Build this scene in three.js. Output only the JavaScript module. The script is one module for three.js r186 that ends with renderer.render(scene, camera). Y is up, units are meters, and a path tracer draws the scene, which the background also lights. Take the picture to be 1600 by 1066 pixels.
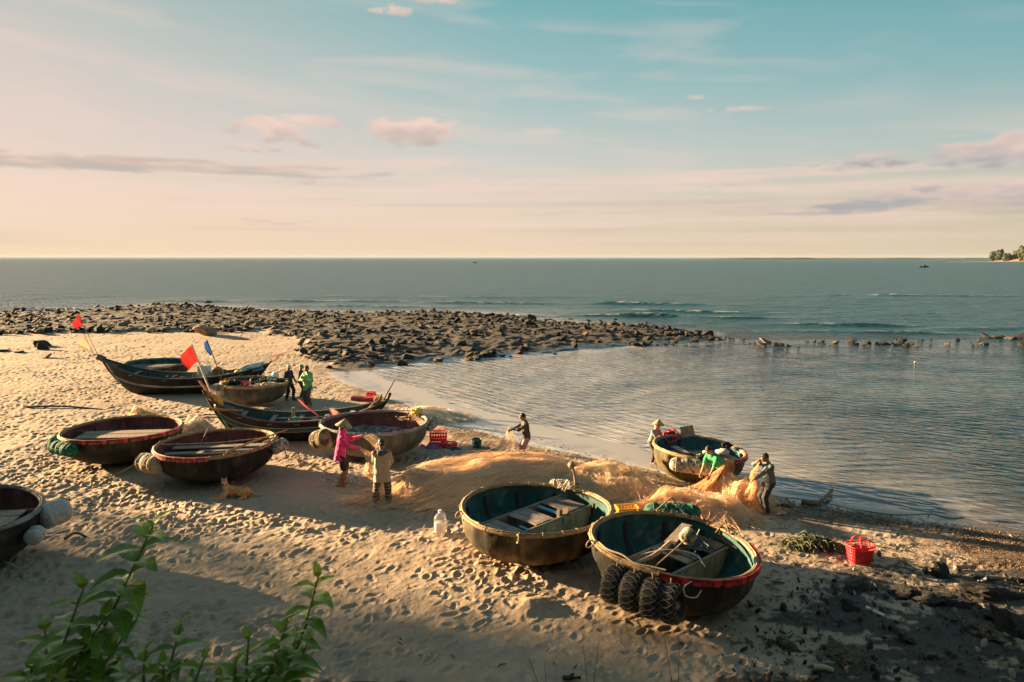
import * as THREE from 'three';
import { mergeGeometries, mergeVertices } from 'three/addons/utils/BufferGeometryUtils.js';
import { RoundedBoxGeometry } from 'three/addons/geometries/RoundedBoxGeometry.js';

// ---------------------------------------------------------------- camera
const scene = new THREE.Scene();
const FOCAL = 1100, PITCH = Math.atan(130 / FOCAL), EYE = new THREE.Vector3(0, 6, 0);
const camera = new THREE.PerspectiveCamera(2 * Math.atan(533 / FOCAL) * 180 / Math.PI, 1600 / 1066, 0.1, 40000);
camera.position.copy(EYE);
camera.rotation.x = -PITCH;
camera.focus = 17;
camera.userData.fStop = 4;
// ---------------------------------------------------------------- light
const EXPOSURE = 6.4;
const SUN_AZ = -66, SUN_EL = 10;             // degrees: left of straight ahead, above the horizon
const rad = (d) => d * Math.PI / 180;
const sunDir = new THREE.Vector3(Math.sin(rad(SUN_AZ)) * Math.cos(rad(SUN_EL)), Math.sin(rad(SUN_EL)), -Math.cos(rad(SUN_AZ)) * Math.cos(rad(SUN_EL)));
const renderer = new THREE.WebGLRenderer({ antialias: true });
renderer.toneMapping = THREE.LinearToneMapping;
renderer.toneMappingExposure = EXPOSURE;
renderer.shadowMap.enabled = true;
const sun = new THREE.DirectionalLight(new THREE.Color().setRGB(1, 0.665, 0.34), 4.5);
sun.position.copy(sunDir).multiplyScalar(120);
sun.castShadow = true;
sun.shadow.radius = 1.6;
sun.shadow.mapSize.set(4096, 4096);
Object.assign(sun.shadow.camera, { left: -70, right: 70, top: 50, bottom: -50, near: 1, far: 300 });
scene.add(sun);
scene.add(sun.target);

// ---------------------------------------------------------------- noise
function rng(seed) {
  let a = seed >>> 0;
  return () => { a = (a + 0x6D2B79F5) | 0; let t = Math.imul(a ^ (a >>> 15), 1 | a); t = (t + Math.imul(t ^ (t >>> 7), 61 | t)) ^ t; return ((t ^ (t >>> 14)) >>> 0) / 4294967296; };
}
function hash(i, j, s) {
  let h = Math.imul(i | 0, 374761393) ^ Math.imul(j | 0, 668265263) ^ Math.imul(s | 0, 2246822519);
  h = Math.imul(h ^ (h >>> 13), 1274126177); h = Math.imul(h ^ (h >>> 15), 2246822519);
  return ((h ^ (h >>> 16)) >>> 0) / 4294967296;
}
const sm = (t) => t * t * t * (t * (t * 6 - 15) + 10);
function noise(x, y, s = 0) {
  const i = Math.floor(x), j = Math.floor(y), u = sm(x - i), v = sm(y - j);
  const a = hash(i, j, s), b = hash(i + 1, j, s), c = hash(i, j + 1, s), d = hash(i + 1, j + 1, s);
  return (a + (b - a) * u + (c - a) * v + (a - b - c + d) * u * v) * 2 - 1;
}
function fbm(x, y, n, s = 0) { let r = 0, a = 0.5; for (let k = 0; k < n; k++) { r += a * noise(x, y, s + k * 17); a *= 0.5; const t = x * 1.6 - y * 1.2; y = x * 1.2 + y * 1.6; x = t; } return r; }
function noise3(x, y, z, s = 0) {
  const k = Math.floor(z), w = sm(z - k);
  return noise(x, y, s + k * 131) * (1 - w) + noise(x, y, s + (k + 1) * 131) * w;
}
function fbm3(x, y, z, n, s = 0) { let r = 0, a = 0.5; for (let k = 0; k < n; k++) { r += a * noise3(x, y, z, s + k * 17); a *= 0.5; x = x * 2.03 + 3.1; y = y * 2.03 + 1.7; z = z * 2.03 + 5.3; } return r; }
const clamp = (x, a = 0, b = 1) => Math.min(b, Math.max(a, x));
const sstep = (a, b, x) => { const t = clamp((x - a) / (b - a)); return t * t * (3 - 2 * t); };
const mix = (a, b, t) => a + (b - a) * t;
const V = (x, y, z) => new THREE.Vector3(x, y, z);
const s2l = (c) => (c <= 0.04045 ? c / 12.92 : Math.pow((c + 0.055) / 1.055, 2.4));
const lin = (r, g, b) => [s2l(r / 255), s2l(g / 255), s2l(b / 255)];
const rgb = (r, g, b) => new THREE.Color().setRGB(r, g, b);

// ---------------------------------------------------------------- from a pixel of the photograph (1600 x 1066) to a place
function ray(px, py) {
  const x = (px - 800) / FOCAL, y = -(py - 533) / FOCAL, c = Math.cos(PITCH), s = Math.sin(PITCH);
  return V(x, y * c - s, -y * s - c);
}
function at(px, py, h = 0) { const r = ray(px, py); return r.multiplyScalar((h - EYE.y) / r.y).add(EYE); }
function atZ(px, py, Z) { const r = ray(px, py); return r.multiplyScalar(-Z / r.z).add(EYE); }

// ---------------------------------------------------------------- sky: a computed evening sky, the light of the scene
;(() => {
  const EL = [-1, 0, 4, 8, 13, 19, 35, 90];
  const AZ = [0, 30, 66, 102, 180];
  const KEY = [
    [[255, 214, 160], [255, 222, 170], [255, 226, 185], [250, 222, 195], [232, 212, 196], [200, 200, 192], [140, 160, 166], [112, 130, 142]],
    [[246, 216, 182], [246, 216, 182], [243, 219, 196], [232, 211, 200], [216, 205, 197], [178, 191, 188], [128, 152, 160], [110, 128, 140]],
    [[236, 210, 178], [236, 210, 178], [230, 212, 192], [206, 207, 200], [164, 194, 194], [124, 178, 184], [104, 140, 150], [106, 126, 138]],
    [[216, 196, 168], [216, 196, 168], [208, 197, 178], [178, 195, 190], [136, 180, 184], [100, 164, 172], [96, 132, 144], [104, 124, 136]],
    [[176, 164, 160], [176, 164, 160], [176, 168, 168], [156, 166, 174], [120, 154, 166], [92, 140, 156], [94, 126, 140], [102, 122, 134]],
  ].map((r) => r.map((c) => lin(...c)));
  const seg = (arr, x) => { let i = 0; while (i < arr.length - 2 && x > arr[i + 1]) i++; return [i, clamp((x - arr[i]) / (arr[i + 1] - arr[i]))]; };
  const base = (az, el, out) => {
    let d = Math.abs(az - SUN_AZ) % 360; if (d > 180) d = 360 - d;
    const [i, u] = seg(AZ, d), [j, v] = seg(EL, el);
    for (let k = 0; k < 3; k++) out[k] = mix(mix(KEY[i][j][k], KEY[i][j + 1][k], v), mix(KEY[i + 1][j][k], KEY[i + 1][j + 1][k], v), u);
  };
  const toAng = (px, py) => { const r = ray(px, py).normalize(); return [Math.atan2(r.x, -r.z) * 180 / Math.PI, Math.asin(r.y) * 180 / Math.PI]; };
  // clouds: centre and half sizes in degrees, strength, lit and shaded colours, how much of the cloud is shaded
  const PK = lin(243, 212, 198), GR = lin(196, 184, 176), TP = lin(198, 186, 177), BL = lin(174, 174, 174), PB = lin(236, 200, 178);
  const CL = [[465, 206, 100, 27, 1.3, PK, GR, .3], [655, 208, 96, 24, 1.3, PK, GR, .3], [60, 254, 170, 13, 1.1, PB, TP, .7], [300, 263, 230, 13, 1.15, PB, TP, .8], [-60, 235, 120, 16, 1, PB, TP, .6], [400, 232, 42, 6, .8, PK, GR, .5],
    [1535, 238, 150, 25, 1.7, PK, BL, .5], [1510, 306, 180, 24, 1.7, PK, BL, .5], [1390, 328, 290, 10, .8, PB, BL, .6], [1345, 250, 48, 8, 1, PK, BL, .5], [1272, 257, 25, 6, .6, PK, BL, .4],
    [1130, 290, 36, 4, .9, PK, GR, .6], [1140, 172, 46, 6, .6, PK, GR, .2], [1092, 153, 22, 4, .6, PK, GR, .2], [610, 17, 30, 8, .9, PK, GR, .2], [680, 2, 30, 5, .9, PK, GR, .2], [480, 283, 24, 5, .7, PK, GR, .5],
    [1335, 360, 10, 8, .8, PB, PB, 0], [1445, 294, 28, 6, .8, PK, BL, .6], [430, 347, 90, 5, .6, PB, GR, .6], [1150, 315, 120, 5, .5, PK, GR, .6], [870, 300, 200, 10, .45, PB, PB, 0], [860, 205, 60, 8, .4, PK, PK, 0], [620, 255, 90, 10, .45, PK, PK, 0],
    [1080, 330, 220, 7, .4, PB, GR, .4]]
    .map(([px, py, w, h, ...r]) => [...toAng(px, py), w / 19.2, h / 19.2, ...r]);
  const R = rng(7);
  for (let k = 0; k < 46; k++) {               // the same kind of clouds all the way round
    const az = 42 + R() * 276;
    CL.push([az > 180 ? az - 360 : az, 3 + R() * 11, 2 + R() * 7, 0.3 + R() * 0.9, 0.6 + R() * 0.5, PK, R() < .5 ? GR : BL, .3 + R() * .4]);
  }
  const W = 4096, H = 2048, data = new Float32Array(W * H * 4), c = [0, 0, 0], SEA = lin(96, 118, 118);
  for (let y = 0; y < H; y++) {
    const el = ((y + 0.5) / H - 0.5) * 180;
    for (let x = 0; x < W; x++) {
      let az = ((x + 0.5) / W - 0.25) * 360; if (az > 180) az -= 360;
      if (el < -1) { for (let k = 0; k < 3; k++) c[k] = SEA[k]; } else {
        base(az, el, c);
        if (el < 40) {
          // thin cirrus in long strokes
          const sl = el + az * 0.07, n = fbm(az * 0.11 + fbm(az * 0.09, el * 0.3, 2, 5) * 1.5, sl * 0.85, 4, 11);
          const n2 = fbm(az * 0.045, el * 1.5 + az * .015, 4, 71);
          const up = sstep(0, 3, el) * (1 - sstep(18, 40, el));
          const ci = clamp((n + 0.05) * 1.6, 0, 1) * 0.26 * up + clamp(n2 * 2.2, 0, 1) * 0.42 * sstep(0.4, 2.5, el) * (1 - sstep(6.5, 10, el));
          let ds = Math.abs(az - SUN_AZ) % 360; if (ds > 180) ds = 360 - ds;
          const thin = 1 - .8 * sstep(72, 100, ds) * sstep(8, 12, el);
          for (let k = 0; k < 3; k++) c[k] += (PK[k] * 1.03 - c[k]) * ci * thin;
          const dk = clamp(fbm(az * 0.05 + 31, el * 1.9, 3, 91) * 1.8 - 0.1, 0, 1) * 0.32 * sstep(0.3, 1.5, el) * (1 - sstep(4.5, 7.5, el));
          for (let k = 0; k < 3; k++) c[k] += (GR[k] * 0.92 - c[k]) * dk;
        }
        if (el < 24) for (const [ca, ce, w, h, st, A, B, sh] of CL) {
          let da = az - ca; if (da > 180) da -= 360; if (da < -180) da += 360;
          const dx = da / w, dy = (el - ce) / h;
          if (dx * dx + dy * dy > 2.4) continue;
          const f = fbm(dx * 2.6 + ca, dy * 1.5 + ca * .3, 5, 23), g = fbm(dx * 1.1 + ca * 3, dy * .7 + 9, 3, 47);
          const q = 1 - (dx * dx + (dy < 0 ? dy * dy * 1.5 : dy * dy)) + f * 1.5 + g * 1.2 - 0.16;
          const m = sstep(0.0, 1.1, q) * st * 0.85;
          if (m <= 0) continue;
          const under = clamp(sh + (-dy * 0.55) * (sh > 0 ? 1 : 0) + f * 0.7, 0, 1);
          for (let k = 0; k < 3; k++) c[k] += (mix(A[k], B[k], under) - c[k]) * Math.min(1, m);
        }
      }
      const o = (y * W + x) * 4;
      data[o] = c[0] / EXPOSURE; data[o + 1] = c[1] / EXPOSURE; data[o + 2] = c[2] / EXPOSURE; data[o + 3] = 1;
    }
  }
  const sky = new THREE.DataTexture(data, W, H, THREE.RGBAFormat, THREE.FloatType);
  sky.mapping = THREE.EquirectangularReflectionMapping;
  sky.magFilter = sky.minFilter = THREE.LinearFilter;
  sky.needsUpdate = true;
  scene.background = sky;
  scene.environment = sky;
  scene.fog = new THREE.FogExp2(new THREE.Color().setRGB(.55, .74, .9), 0.00002);
})();
// ---------------------------------------------------------------- naming
const counts = {};
function numbered(n) { const k = counts[n] = (counts[n] ?? -1) + 1; return k ? n + '_' + String(k).padStart(3, '0') : n; }
function tag(o, label, category, group, kind) {
  if (label) o.userData.label = label;
  if (category) o.userData.category = category;
  if (group) o.userData.group = group;
  if (kind) o.userData.kind = kind;
  return o;
}
function thing(name, label, category, pos, group) {
  const o = new THREE.Group(); o.name = numbered(name); scene.add(o);
  if (pos) o.position.copy(pos);
  return tag(o, label, category, group);
}
function part(name, geo, mat, parent) {
  const m = new THREE.Mesh(Array.isArray(geo) ? merge(geo) : geo, mat); m.name = name; parent.add(m); return m;
}
function single(name, geo, mat, label, category, group, kind) {
  const m = new THREE.Mesh(Array.isArray(geo) ? merge(geo) : geo, mat); m.name = numbered(name); scene.add(m);
  return tag(m, label, category, group, kind);
}
function merge(list) {
  const flat = list.map((g) => { const q = g.index ? g.toNonIndexed() : g; for (const k of Object.keys(q.attributes)) if (!['position', 'normal', 'uv', 'color'].includes(k)) q.deleteAttribute(k); return q; });
  const col = flat.some((g) => g.attributes.color);
  if (col) for (const g of flat) if (!g.attributes.color) g.setAttribute('color', new THREE.BufferAttribute(new Float32Array(g.attributes.position.count * 3).fill(1), 3));
  return mergeGeometries(flat);
}
// ---------------------------------------------------------------- shapes
function grid(nu, nv, fn, closeU = false) {     // fn(u, v) -> [x, y, z, uu, vv]
  const p = [], t = [], idx = [];
  for (let j = 0; j <= nv; j++) for (let i = 0; i <= nu; i++) { const q = fn(i / nu, j / nv); p.push(q[0], q[1], q[2]); t.push(q[3] ?? i / nu, q[4] ?? j / nv); }
  for (let j = 0; j < nv; j++) for (let i = 0; i < nu; i++) { const a = j * (nu + 1) + i, b = a + 1, c = a + nu + 1, d = c + 1; idx.push(a, b, d, a, d, c); }
  const g = new THREE.BufferGeometry();
  g.setAttribute('position', new THREE.Float32BufferAttribute(p, 3));
  g.setAttribute('uv', new THREE.Float32BufferAttribute(t, 2));
  g.setIndex(idx); g.computeVertexNormals();
  if (closeU) {                                 // smooth the seam
    const n = g.attributes.normal;
    for (let j = 0; j <= nv; j++) { const a = j * (nu + 1), b = a + nu; const x = n.getX(a) + n.getX(b), y = n.getY(a) + n.getY(b), z = n.getZ(a) + n.getZ(b), l = Math.hypot(x, y, z) || 1; n.setXYZ(a, x / l, y / l, z / l); n.setXYZ(b, x / l, y / l, z / l); }
  }
  return g;
}
function sweep(pts, radius, seg = 8, { closed = false, flat = 1, smooth = 0 } = {}) {   // tube with a radius per point
  if (smooth) { const c = new THREE.CatmullRomCurve3(pts, closed); pts = c.getPoints(smooth); if (closed) pts.pop(); }
  const n = pts.length, R = (i) => typeof radius === 'function' ? radius(i / (n - 1)) : radius;
  const T = pts.map((p, i) => { const a = closed ? pts[(i + n - 1) % n] : pts[Math.max(0, i - 1)], b = closed ? pts[(i + 1) % n] : pts[Math.min(n - 1, i + 1)]; return b.clone().sub(a).normalize(); });
  let N = V(0, 1, 0); if (Math.abs(T[0].y) > 0.9) N = V(1, 0, 0);
  const F = T.map((t) => { N = N.clone().addScaledVector(t, -N.dot(t)).normalize(); return [N, t.clone().cross(N)]; });
  let len = 0; const L = pts.map((p, i) => (len += i ? p.distanceTo(pts[i - 1]) : 0));
  const rows = closed ? n : n - 1;
  const g = grid(seg, rows, (u, v) => {
    const k = Math.round(v * rows), i = k % n, a = u * Math.PI * 2, r = R(closed ? i : k), [A, B] = F[i];
    const c = Math.cos(a) * r, s = Math.sin(a) * r * flat, p = pts[i];
    return [p.x + A.x * c + B.x * s, p.y + A.y * c + B.y * s, p.z + A.z * c + B.z * s, u * 2 * Math.PI * r, L[i]];
  }, true);
  if (!closed) {
    const caps = [0, n - 1].map((i) => {
      const q = new THREE.CircleGeometry(1, seg), pp = q.attributes.position, [A, B] = F[i], r = R(i);
      for (let k = 0; k < pp.count; k++) { const c = pp.getX(k) * r, s = pp.getY(k) * r * flat; pp.setXYZ(k, pts[i].x + A.x * c + B.x * s, pts[i].y + A.y * c + B.y * s, pts[i].z + A.z * c + B.z * s); }
      if (i === 0) { const ix = q.index.array; for (let k = 0; k < ix.length; k += 3) { const t = ix[k]; ix[k] = ix[k + 1]; ix[k + 1] = t; } }
      q.computeVertexNormals(); return q;
    });
    return merge([g, ...caps]);
  }
  return g;
}
function strip(pts, nrm, w, t) {                // a flat band with thickness along pts; nrm(i) its face normal
  const n = pts.length, g = [];
  const fr = pts.map((p, i) => { const T = pts[Math.min(n - 1, i + 1)].clone().sub(pts[Math.max(0, i - 1)]).normalize(), Nn = nrm(i).clone(); Nn.addScaledVector(T, -Nn.dot(T)).normalize(); return [T.cross(Nn), Nn]; });
  const cr = [[-1, -1], [1, -1], [1, 1], [-1, 1], [-1, -1]];
  for (let s = 0; s < 4; s++) g.push(grid(1, n - 1, (u, v) => {
    const i = Math.round(v * (n - 1)), [S, Nn] = fr[i], a = cr[s], b = cr[s + 1], x = mix(a[0], b[0], u) * w / 2, y = mix(a[1], b[1], u) * t / 2;
    return [pts[i].x + S.x * x + Nn.x * y, pts[i].y + S.y * x + Nn.y * y, pts[i].z + S.z * x + Nn.z * y, u * w, v * n * 0.1];
  }));
  return merge(g);
}
function box(w, h, d, x = 0, y = 0, z = 0, r = 0.008) {
  const g = new RoundedBoxGeometry(w, h, d, 1, Math.min(r, w / 3, h / 3, d / 3)); 
  const p = g.attributes.position, u = g.attributes.uv; for (let i = 0; i < p.count; i++) u.setXY(i, p.getX(i) + p.getY(i) * .3, p.getZ(i) + p.getY(i)); 
  g.translate(x, y, z); return g;
}
function xf(g, { p = [0, 0, 0], r = [0, 0, 0], s = [1, 1, 1] } = {}) {
  return g.applyMatrix4(new THREE.Matrix4().compose(V(...p), new THREE.Quaternion().setFromEuler(new THREE.Euler(...r, 'YXZ')), V(...s)));
}
function lathe(pts, seg = 24) { return new THREE.LatheGeometry(pts.map(([x, y]) => new THREE.Vector2(x, y)), seg); }
function colorBy(g, fn) {                       // vertex colours from the place of each vertex
  const p = g.attributes.position, a = new Float32Array(p.count * 3);
  for (let i = 0; i < p.count; i++) { const c = fn(p.getX(i), p.getY(i), p.getZ(i), i); a.set(c, i * 3); }
  g.setAttribute('color', new THREE.BufferAttribute(a, 3)); return g;
}
function lump(seed, detail = 3, rough = 0.35, sq = [1, 1, 1]) {   // a stone
  const oct = detail > 8 ? 6 : 3, g = mergeVertices(new THREE.IcosahedronGeometry(1, detail).deleteAttribute('normal').deleteAttribute('uv')), p = g.attributes.position, uv = new Float32Array(p.count * 2), R = rng(seed);
  const planes = Array.from({ length: 15 }, () => [V(R() - .5, (R() - .5), R() - .5).normalize(), 0.5 + R() * .32]);
  for (let i = 0; i < p.count; i++) {
    const v = V(p.getX(i), p.getY(i), p.getZ(i)); let r = 1;
    for (const [n, d] of planes) { const q = v.dot(n); if (q > 0.01) r = Math.min(r, d / q); }
    r *= 1 + rough * fbm3(v.x * 1.7, v.y * 1.7, v.z * 1.7 + seed, oct, seed);
    p.setXYZ(i, v.x * r * sq[0], v.y * r * sq[1], v.z * r * sq[2]); uv.set([v.x + v.y, v.z + v.y], i * 2);
  }
  g.setAttribute('uv', new THREE.BufferAttribute(uv, 2)); g.computeVertexNormals(); return g;
}
// surface nets over a distance field
function sdfMesh(f, lo, hi, cell) {
  const nx = Math.ceil((hi[0] - lo[0]) / cell) + 1, ny = Math.ceil((hi[1] - lo[1]) / cell) + 1, nz = Math.ceil((hi[2] - lo[2]) / cell) + 1;
  const F = new Float32Array(nx * ny * nz), id = (i, j, k) => (k * ny + j) * nx + i;
  for (let k = 0; k < nz; k++) for (let j = 0; j < ny; j++) for (let i = 0; i < nx; i++) F[id(i, j, k)] = f(lo[0] + i * cell, lo[1] + j * cell, lo[2] + k * cell);
  const vid = new Int32Array(nx * ny * nz).fill(-1), pos = [], idx = [];
  const E = [[0, 1], [0, 2], [0, 4], [1, 3], [1, 5], [2, 3], [2, 6], [3, 7], [4, 5], [4, 6], [5, 7], [6, 7]];
  for (let k = 0; k < nz - 1; k++) for (let j = 0; j < ny - 1; j++) for (let i = 0; i < nx - 1; i++) {
    const v = []; let m = 0;
    for (let c = 0; c < 8; c++) { v[c] = F[id(i + (c & 1), j + ((c >> 1) & 1), k + (c >> 2))]; if (v[c] < 0) m |= 1 << c; }
    if (m === 0 || m === 255) continue;
    let x = 0, y = 0, z = 0, n = 0;
    for (const [a, b] of E) if ((v[a] < 0) !== (v[b] < 0)) { const t = v[a] / (v[a] - v[b]); x += mix(a & 1, b & 1, t); y += mix((a >> 1) & 1, (b >> 1) & 1, t); z += mix(a >> 2, b >> 2, t); n++; }
    vid[id(i, j, k)] = pos.length / 3; pos.push(lo[0] + (i + x / n) * cell, lo[1] + (j + y / n) * cell, lo[2] + (k + z / n) * cell);
  }
  const quad = (a, b, c, d, flip) => { if (a < 0 || b < 0 || c < 0 || d < 0) return; flip ? idx.push(a, c, b, a, d, c) : idx.push(a, b, c, a, c, d); };
  for (let k = 1; k < nz - 1; k++) for (let j = 1; j < ny - 1; j++) for (let i = 1; i < nx - 1; i++) {
    const s = F[id(i, j, k)] < 0;
    if (s !== (F[id(i + 1, j, k)] < 0)) quad(vid[id(i, j - 1, k - 1)], vid[id(i, j, k - 1)], vid[id(i, j, k)], vid[id(i, j - 1, k)], !s);
    if (s !== (F[id(i, j + 1, k)] < 0)) quad(vid[id(i - 1, j, k - 1)], vid[id(i, j, k - 1)], vid[id(i, j, k)], vid[id(i - 1, j, k)], s);
    if (s !== (F[id(i, j, k + 1)] < 0)) quad(vid[id(i - 1, j - 1, k)], vid[id(i, j - 1, k)], vid[id(i, j, k)], vid[id(i - 1, j, k)], !s);
  }
  const g = new THREE.BufferGeometry(); g.setAttribute('position', new THREE.Float32BufferAttribute(pos, 3)); g.setIndex(idx); g.computeVertexNormals();
  g.setAttribute('uv', new THREE.Float32BufferAttribute(new Float32Array(pos.length / 3 * 2), 2));
  return g;
}
const smin = (a, b, k) => { const h = Math.max(k - Math.abs(a - b), 0) / k; return Math.min(a, b) - h * h * k * 0.25; };
function cap(a, b, r0, r1) {                    // a tapered limb
  const bx = b.x - a.x, by = b.y - a.y, bz = b.z - a.z, l = 1 / (bx * bx + by * by + bz * bz + 1e-9);
  return (x, y, z) => { const px = x - a.x, py = y - a.y, pz = z - a.z, t = clamp((px * bx + py * by + pz * bz) * l), dx = px - t * bx, dy = py - t * by, dz = pz - t * bz; return Math.sqrt(dx * dx + dy * dy + dz * dz) - r0 - (r1 - r0) * t; };
}
function ell(c, r, X = V(1, 0, 0), Y = V(0, 1, 0), Z = V(0, 0, 1)) {
  const m = Math.min(...r);
  return (x, y, z) => { x -= c.x; y -= c.y; z -= c.z; const a = (x * X.x + y * X.y + z * X.z) / r[0], b = (x * Y.x + y * Y.y + z * Y.z) / r[1], d = (x * Z.x + y * Z.y + z * Z.z) / r[2]; return (Math.sqrt(a * a + b * b + d * d) - 1) * m; };
}
const union = (list, k) => (x, y, z) => { let d = 9; for (const f of list) d = d > 8 ? f(x, y, z) : smin(d, f(x, y, z), k); return d; };
// ---------------------------------------------------------------- textures
function tex(w, h, fn, n = 1, srgb = false) {    // fn(u, v) -> value or [r, g, b, a] in 0..1
  const d = new Uint8Array(w * h * 4);
  for (let y = 0; y < h; y++) for (let x = 0; x < w; x++) { const c = fn(x / w, y / h), o = (y * w + x) * 4, q = Array.isArray(c) ? c : [c, c, c, 1]; for (let k = 0; k < 4; k++) d[o + k] = clamp(q[k] ?? 1) * 255; }
  const t = new THREE.DataTexture(d, w, h); t.magFilter = t.minFilter = THREE.LinearFilter; t.wrapS = t.wrapT = THREE.RepeatWrapping; if (srgb) t.colorSpace = THREE.SRGBColorSpace; t.needsUpdate = true; return t;
}
function per(t, rx, ry = rx) { const c = t.clone(); c.repeat.set(rx, ry); c.needsUpdate = true; return c; }
// tileable noise
function tnoise(u, v, f, s) { const x = u * f, y = v * f, i = Math.floor(x), j = Math.floor(y), a = sm(x - i), b = sm(y - j), h = (p, q) => hash(((p % f) + f) % f, ((q % f) + f) % f, s); return mix(mix(h(i, j), h(i + 1, j), a), mix(h(i, j + 1), h(i + 1, j + 1), a), b); }
function tfbm(u, v, f, n, s) { let r = 0, a = 0.5, t = 0; for (let k = 0; k < n; k++) { r += a * tnoise(u, v, f << k, s + k); t += a; a *= 0.55; } return r / t; }
const T_GRAIN = tex(512, 512, (u, v) => tfbm(u, v, 8, 6, 3));
const T_WOOD = tex(256, 512, (u, v) => { const g = tnoise(u, v * 0.999, 4, 5) * 0.2; return 0.55 + 0.3 * (tnoise(u * 4 % 1, v, 16, 9) - 0.5) * 1.2 + 0.35 * (tnoise((u + g * .05) % 1, (v * .06) % 1, 64, 8) - 0.5) + 0.3 * (tfbm(u, v, 4, 4, 21) - 0.5); });
const T_TAR = tex(512, 512, (u, v) => clamp(0.25 + 0.75 * tfbm(u, v, 4, 6, 33) + 0.35 * (tnoise(u, v * 0.08 % 1, 48, 35) - 0.5)));
const T_WEAVE = tex(256, 256, (u, v) => { const n = 8, i = Math.floor(u * n), j = Math.floor(v * n), a = u * n - i, b = v * n - j; return (i + j) % 2 ? 0.35 + 0.65 * Math.sin(Math.PI * a) * (0.8 + .2 * Math.sin(Math.PI * b)) : 0.35 + 0.65 * Math.sin(Math.PI * b) * (0.8 + .2 * Math.sin(Math.PI * a)); });
const T_FLECK = tex(512, 512, (u, v) => { const n = tfbm(u, v, 6, 6, 77); return clamp(0.5 + (n - 0.5) * 1.6); });

// ---------------------------------------------------------------- materials
function mat(color, rough = 0.8, o = {}) {
  const { map, mr = 1, bump, br = 1, bs = 0.004, ...rest } = o;
  const m = new (rest.transmission || rest.clearcoat || rest.sheen || rest.specularIntensity !== undefined ? THREE.MeshPhysicalMaterial : THREE.MeshStandardMaterial)({ color: Array.isArray(color) ? rgb(...color) : color, roughness: rough, ...rest });
  if (map) m.map = per(map, mr);
  if (bump) { m.bumpMap = per(bump, br); m.bumpScale = bs; }
  return m;
}
const M = {
  tar: mat([.06, .06, .056], .7, { map: T_TAR, mr: .7, bump: T_WEAVE, br: 3.2, bs: .005, vertexColors: true, specularIntensity: .5 }),
  lining: mat([.5, .5, .5], .75, { map: T_TAR, mr: .8, bump: T_WEAVE, br: 2.6, bs: .005, vertexColors: true }),
  bamboo: mat([.62, .42, .22], .7, { map: T_WOOD, mr: 1.5, bump: T_GRAIN, br: 3, bs: .006 }),
  greyrim: mat([.36, .36, .36], .75, { map: T_TAR, mr: 1.2, bump: T_GRAIN, br: 3, bs: .006 }),
  plank: mat([.52, .4, .3], .8, { map: T_WOOD, mr: 1.2, bump: T_WOOD, br: 1.2, bs: .006 }),
  plankDark: mat([.22, .18, .15], .8, { map: T_WOOD, mr: 1.2, bump: T_WOOD, br: 1.2, bs: .006 }),
  plankGrey: mat([.38, .35, .31], .85, { map: T_WOOD, mr: 1.3, bump: T_WOOD, br: 1.3, bs: .006 }),
  bulk: mat([.34, .33, .27], .8, { map: T_TAR, mr: 1, bump: T_WOOD, br: 1, bs: .005 }),
  red: mat([.95, .05, .055], .55, { map: T_FLECK, mr: 1.5 }),
  pinkred: mat([.98, .16, .17], .6, { map: T_FLECK, mr: 1.5 }),
  rope: mat([.55, .42, .26], .9, { bump: T_WEAVE, br: 12, bs: .004 }),
  ropeWhite: mat([.72, .68, .6], .85), blackRubber: mat([.03, .03, .032], .75, { map: T_FLECK, mr: 3, bump: T_GRAIN, br: 5, bs: .006 }),
  foam: mat([.68, .64, .54], .85, { map: T_FLECK, mr: 2, bump: T_GRAIN, br: 4, bs: .01 }),
  greenNet: mat([.03, .34, .2], .8, { map: T_FLECK, mr: 3, bump: T_WEAVE, br: 6, bs: .008 }),
  blueP: mat([.06, .35, .55], .6), teal: mat([.02, .22, .24], .6, { map: T_FLECK, mr: 2 }), black: mat([.02, .02, .022], .7), iron: mat([.16, .1, .07], .7, { metalness: .4 }),
  white: mat([.75, .73, .68], .6), plasticRed: mat([.72, .035, .05], .42), plasticYellow: mat([.78, .42, .03], .42), purple: mat([.34, .2, .62], .6),
  driftwood: mat([.3, .22, .15], .85, { map: T_WOOD, mr: 1, bump: T_WOOD, br: 1, bs: .01 }),
};
// ---------------------------------------------------------------- the ground: beach, rocky spit, bank under the viewer
const WL = -0.4;
const xz = (list) => list.map(([a, b]) => { const p = at(a, b, WL); return [p.x, p.z]; });
const SHORE = xz([[2000, 905], [1600, 826], [1500, 811], [1420, 800], [1330, 787], [1260, 776], [1200, 765], [1130, 750], [1060, 731], [1000, 715], [940, 701], [880, 687], [820, 673], [760, 658], [710, 643], [665, 629], [620, 612], [580, 596], [553, 581]]);
const SOUTH = xz([[620, 573], [700, 563], [800, 556], [900, 547], [1000, 540], [1080, 536], [1130, 531]]);
const NORTH = xz([[1100, 522], [1000, 510], [900, 507], [840, 503], [790, 494], [700, 489], [560, 490], [420, 487], [330, 480], [250, 476], [180, 482], [130, 487], [0, 489], [-200, 490]]);
const ROCKEDGE = xz([[-200, 536], [0, 534], [150, 531], [300, 529], [400, 528], [465, 534], [488, 548], [488, 560], [515, 572]]);
const LAND = [[60, 0], ...SHORE, ...SOUTH, ...NORTH, [-400, -90], [-400, 120], [400, 120], [400, 20]];
const ROCKS = [...ROCKEDGE, SHORE[SHORE.length - 1], ...SOUTH, ...NORTH];
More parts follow.
